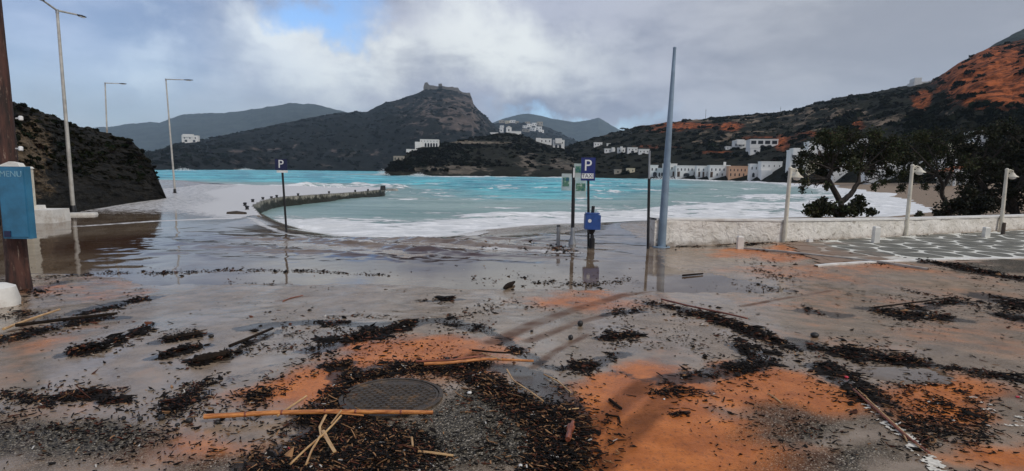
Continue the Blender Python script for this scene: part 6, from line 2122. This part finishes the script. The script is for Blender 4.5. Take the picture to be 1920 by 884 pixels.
stick([(432, 656), (470, 640), (512, 622)], .018, MATS['wood_dark'], 'dark straight branch on the grey silt', h=.02)
stick([(360, 684), (395, 676), (430, 668)], .038, MATS['wood_dark'], 'heavy black driftwood chunk on the grey silt', 'driftwood', 'driftwood', h=.0)
stick([(312, 640), (345, 634), (380, 630)], .026, MATS['wood_dark'], 'black lump of driftwood in the weed clump on the silt', 'driftwood', 'driftwood', h=.0)
stick([(520, 790), (548, 770), (575, 752)], .008, MATS['cane_straw'], 'thin pale stalk crossing the left heap edge', h=.03)
stick([(1280, 520), (1318, 516)], .02, MATS['wood_dark'], 'short plank lying in the shallow puddle', h=.005)
stick([(945, 545), (965, 534)], .04, MATS['wood_dark'], 'black chunk of wood at the puddle edge', 'driftwood', 'driftwood', h=0)
stick([(530, 566), (545, 560), (568, 555)], .008, MATS['cane_red'], 'small curved twig on the smooth silt', h=0)


def pebble(px, py, r, mat, label, cat='stone', name='stone', grp=None, sq=.7):
    q = gnd(px, py)
    v = IV * (1 + .14 * fbm(IV[:, 0] * 1.6 + px, IV[:, 1] * 1.6, IV[:, 2] * 1.6, oct=2, seed=int(px))[:, None])
    v = v * np.array([r, r * .85, r * sq])
    me = mesh_np(name, v, IF, True)
    o = link(name, me, mat, None, (q[0], q[1], q[2] + r * sq * .8))
    o.rotation_euler = (0, 0, px)
    tag(o, label, cat, grp)


simple('stone_black', (0.016, 0.014, 0.013), 0.55, 0, 0.3, 20, 0.3, 40)
simple('stone_white', (0.62, 0.60, 0.56), 0.6, 0, 0.1, 20, 0.1, 40)
simple('red_plastic', (0.62, 0.03, 0.06), 0.4, 0, 0.1, 20, 0.1, 40)
simple('orange_plastic', (0.75, 0.10, 0.02), 0.4, 0, 0.1, 20, 0.1, 40)
pebble(1088, 612, .040, MATS['stone_black'], 'upright black stone alone on the grey silt', sq=1.0)
pebble(1070, 637, .034, MATS['stone_black'], 'rounder black stone just nearer than the upright one', sq=.9)
pebble(997, 623, .022, MATS['stone_black'], 'small black pebble beside the curved tyre track')
pebble(1527, 633, .05, MATS['stone_black'], 'black stone at the head of the right hand weed heap', sq=.7)
pebble(1502, 660, .03, MATS['stone_black'], 'small dark stone between two weed heaps')
pebble(396, 633, .03, MATS['stone_black'], 'small black stone on the wet silt by the weed clump')
pebble(838, 675, .022, MATS['stone_black'], 'flat black pebble at the edge of the orange mud')
pebble(880, 739, .020, MATS['stone_white'], 'oval white pebble on the dark heap by the gravel', sq=.6)
pebble(897, 727, .010, MATS['stone_white'], 'tiny white pebble on the dark heap')
pebble(976, 876, .014, MATS['stone_white'], 'white shell fragment at the bottom of the heap')
pebble(1245, 750, .010, MATS['stone_white'], 'tiny white pebble alone on the orange mud')
pebble(136, 745, .026, MATS['orange_plastic'], 'bright orange plastic lid in the small weed clump', 'litter', 'plastic_disc', sq=.4)
pebble(1587, 709, .020, MATS['red_plastic'], 'bright red plastic scrap in the right hand weed', 'litter', 'plastic_scrap', sq=.5)
pebble(1908, 746, .016, MATS['red_plastic'], 'small red plastic scrap near the worn paint patches', 'litter', 'plastic_scrap', sq=.5)
pebble(542, 842, .012, MATS['red_plastic'], 'small red plastic bit among the straw reeds', 'litter', 'plastic_scrap', sq=.5)
for i, (px, py) in enumerate([(232, 787), (263, 789), (303, 788), (333, 800), (408, 795), (355, 793)]):
    pebble(px, py, .017 + .004 * (i % 3), MATS['stone_black'], 'small black pebble in the line of pebbles on wet silt', grp='line of small black pebbles', sq=.8)
for i, (px, py) in enumerate([(1545, 456), (1519, 455)]):
    pass
q = gnd(1518, 455.5)
tag(MB().box((0, 0, .05), (.16, .10, .10), .3, .9).build('stone_block', MATS['white_plaster'], None, tuple(q)), 'small white block at the foot of the sea wall', 'block')

# ---- spray thrown up where the swell meets the rocks
spv, spf, off_ = [], [], 0
for (px, py, D, rm_, hm) in [(716, 327, 229, 2.4, 1.9), (345, 321, 340, 6, 1.6), (785, 330, 233, 3.5, .8), (460, 322, 560, 9, 1.4), (640, 349, 60, 3.5, .5), (600, 349, 61, 4, .5), (1250, 334, 212, 6, 1.2)]:
    c0 = at_y(px, py, D); c0[2] = SEA_Z + .2
    k = 420
    rr5 = RD.standard_normal((k, 3)) * np.array([rm_, rm_ * .5, 0]) * .55
    rr5[:, 2] = np.abs(RD.standard_normal(k)) * hm * .55 * np.exp(-(rr5[:, 0] / rm_) ** 2)
    sz5 = .04 + .07 * RD.random(k) * (D / 200 + .3)
    V = (c0 + rr5)[:, None] + OCT[None] * sz5[:, None, None] * (1 + .3 * RD.standard_normal((k, 6, 1)))
    spv.append(V.reshape(-1, 3)); spf.append((OCF[None] + (np.arange(k) * 6)[:, None, None]).reshape(-1, 3) + off_)
    off_ += k * 6
simple('spray_white', (0.85, 0.86, 0.86), 0.9, 0, 0.03, 3, 0)
tag(link('sea_spray', mesh_np('sea_spray', np.concatenate(spv), np.concatenate(spf)), MATS['spray_white']), 'white spray thrown up at the rocks and quay', 'spray', kind='stuff')

# ---- sea mist: one closed box of even, thin air round the whole place
hm = bpy.data.materials.new('haze')
hm.use_nodes = True
ht = NT(hm.node_tree)
ht.n.clear()
ho = ht.add('ShaderNodeOutputMaterial')
hv_ = ht.add('ShaderNodeVolumePrincipled')
hv_.inputs['Color'].default_value = (0.62, 0.82, 1.0, 1)
hv_.inputs['Density'].default_value = 0.00015
hv_.inputs['Anisotropy'].default_value = 0.2
ht.l.new(hv_.outputs[0], ho.inputs['Volume'])
hz_ = MB().box((0, 1840, 180), (7400, 3960, 376)).build('haze', hm)
tag(hz_, 'thin pale sea mist', kind='stuff')
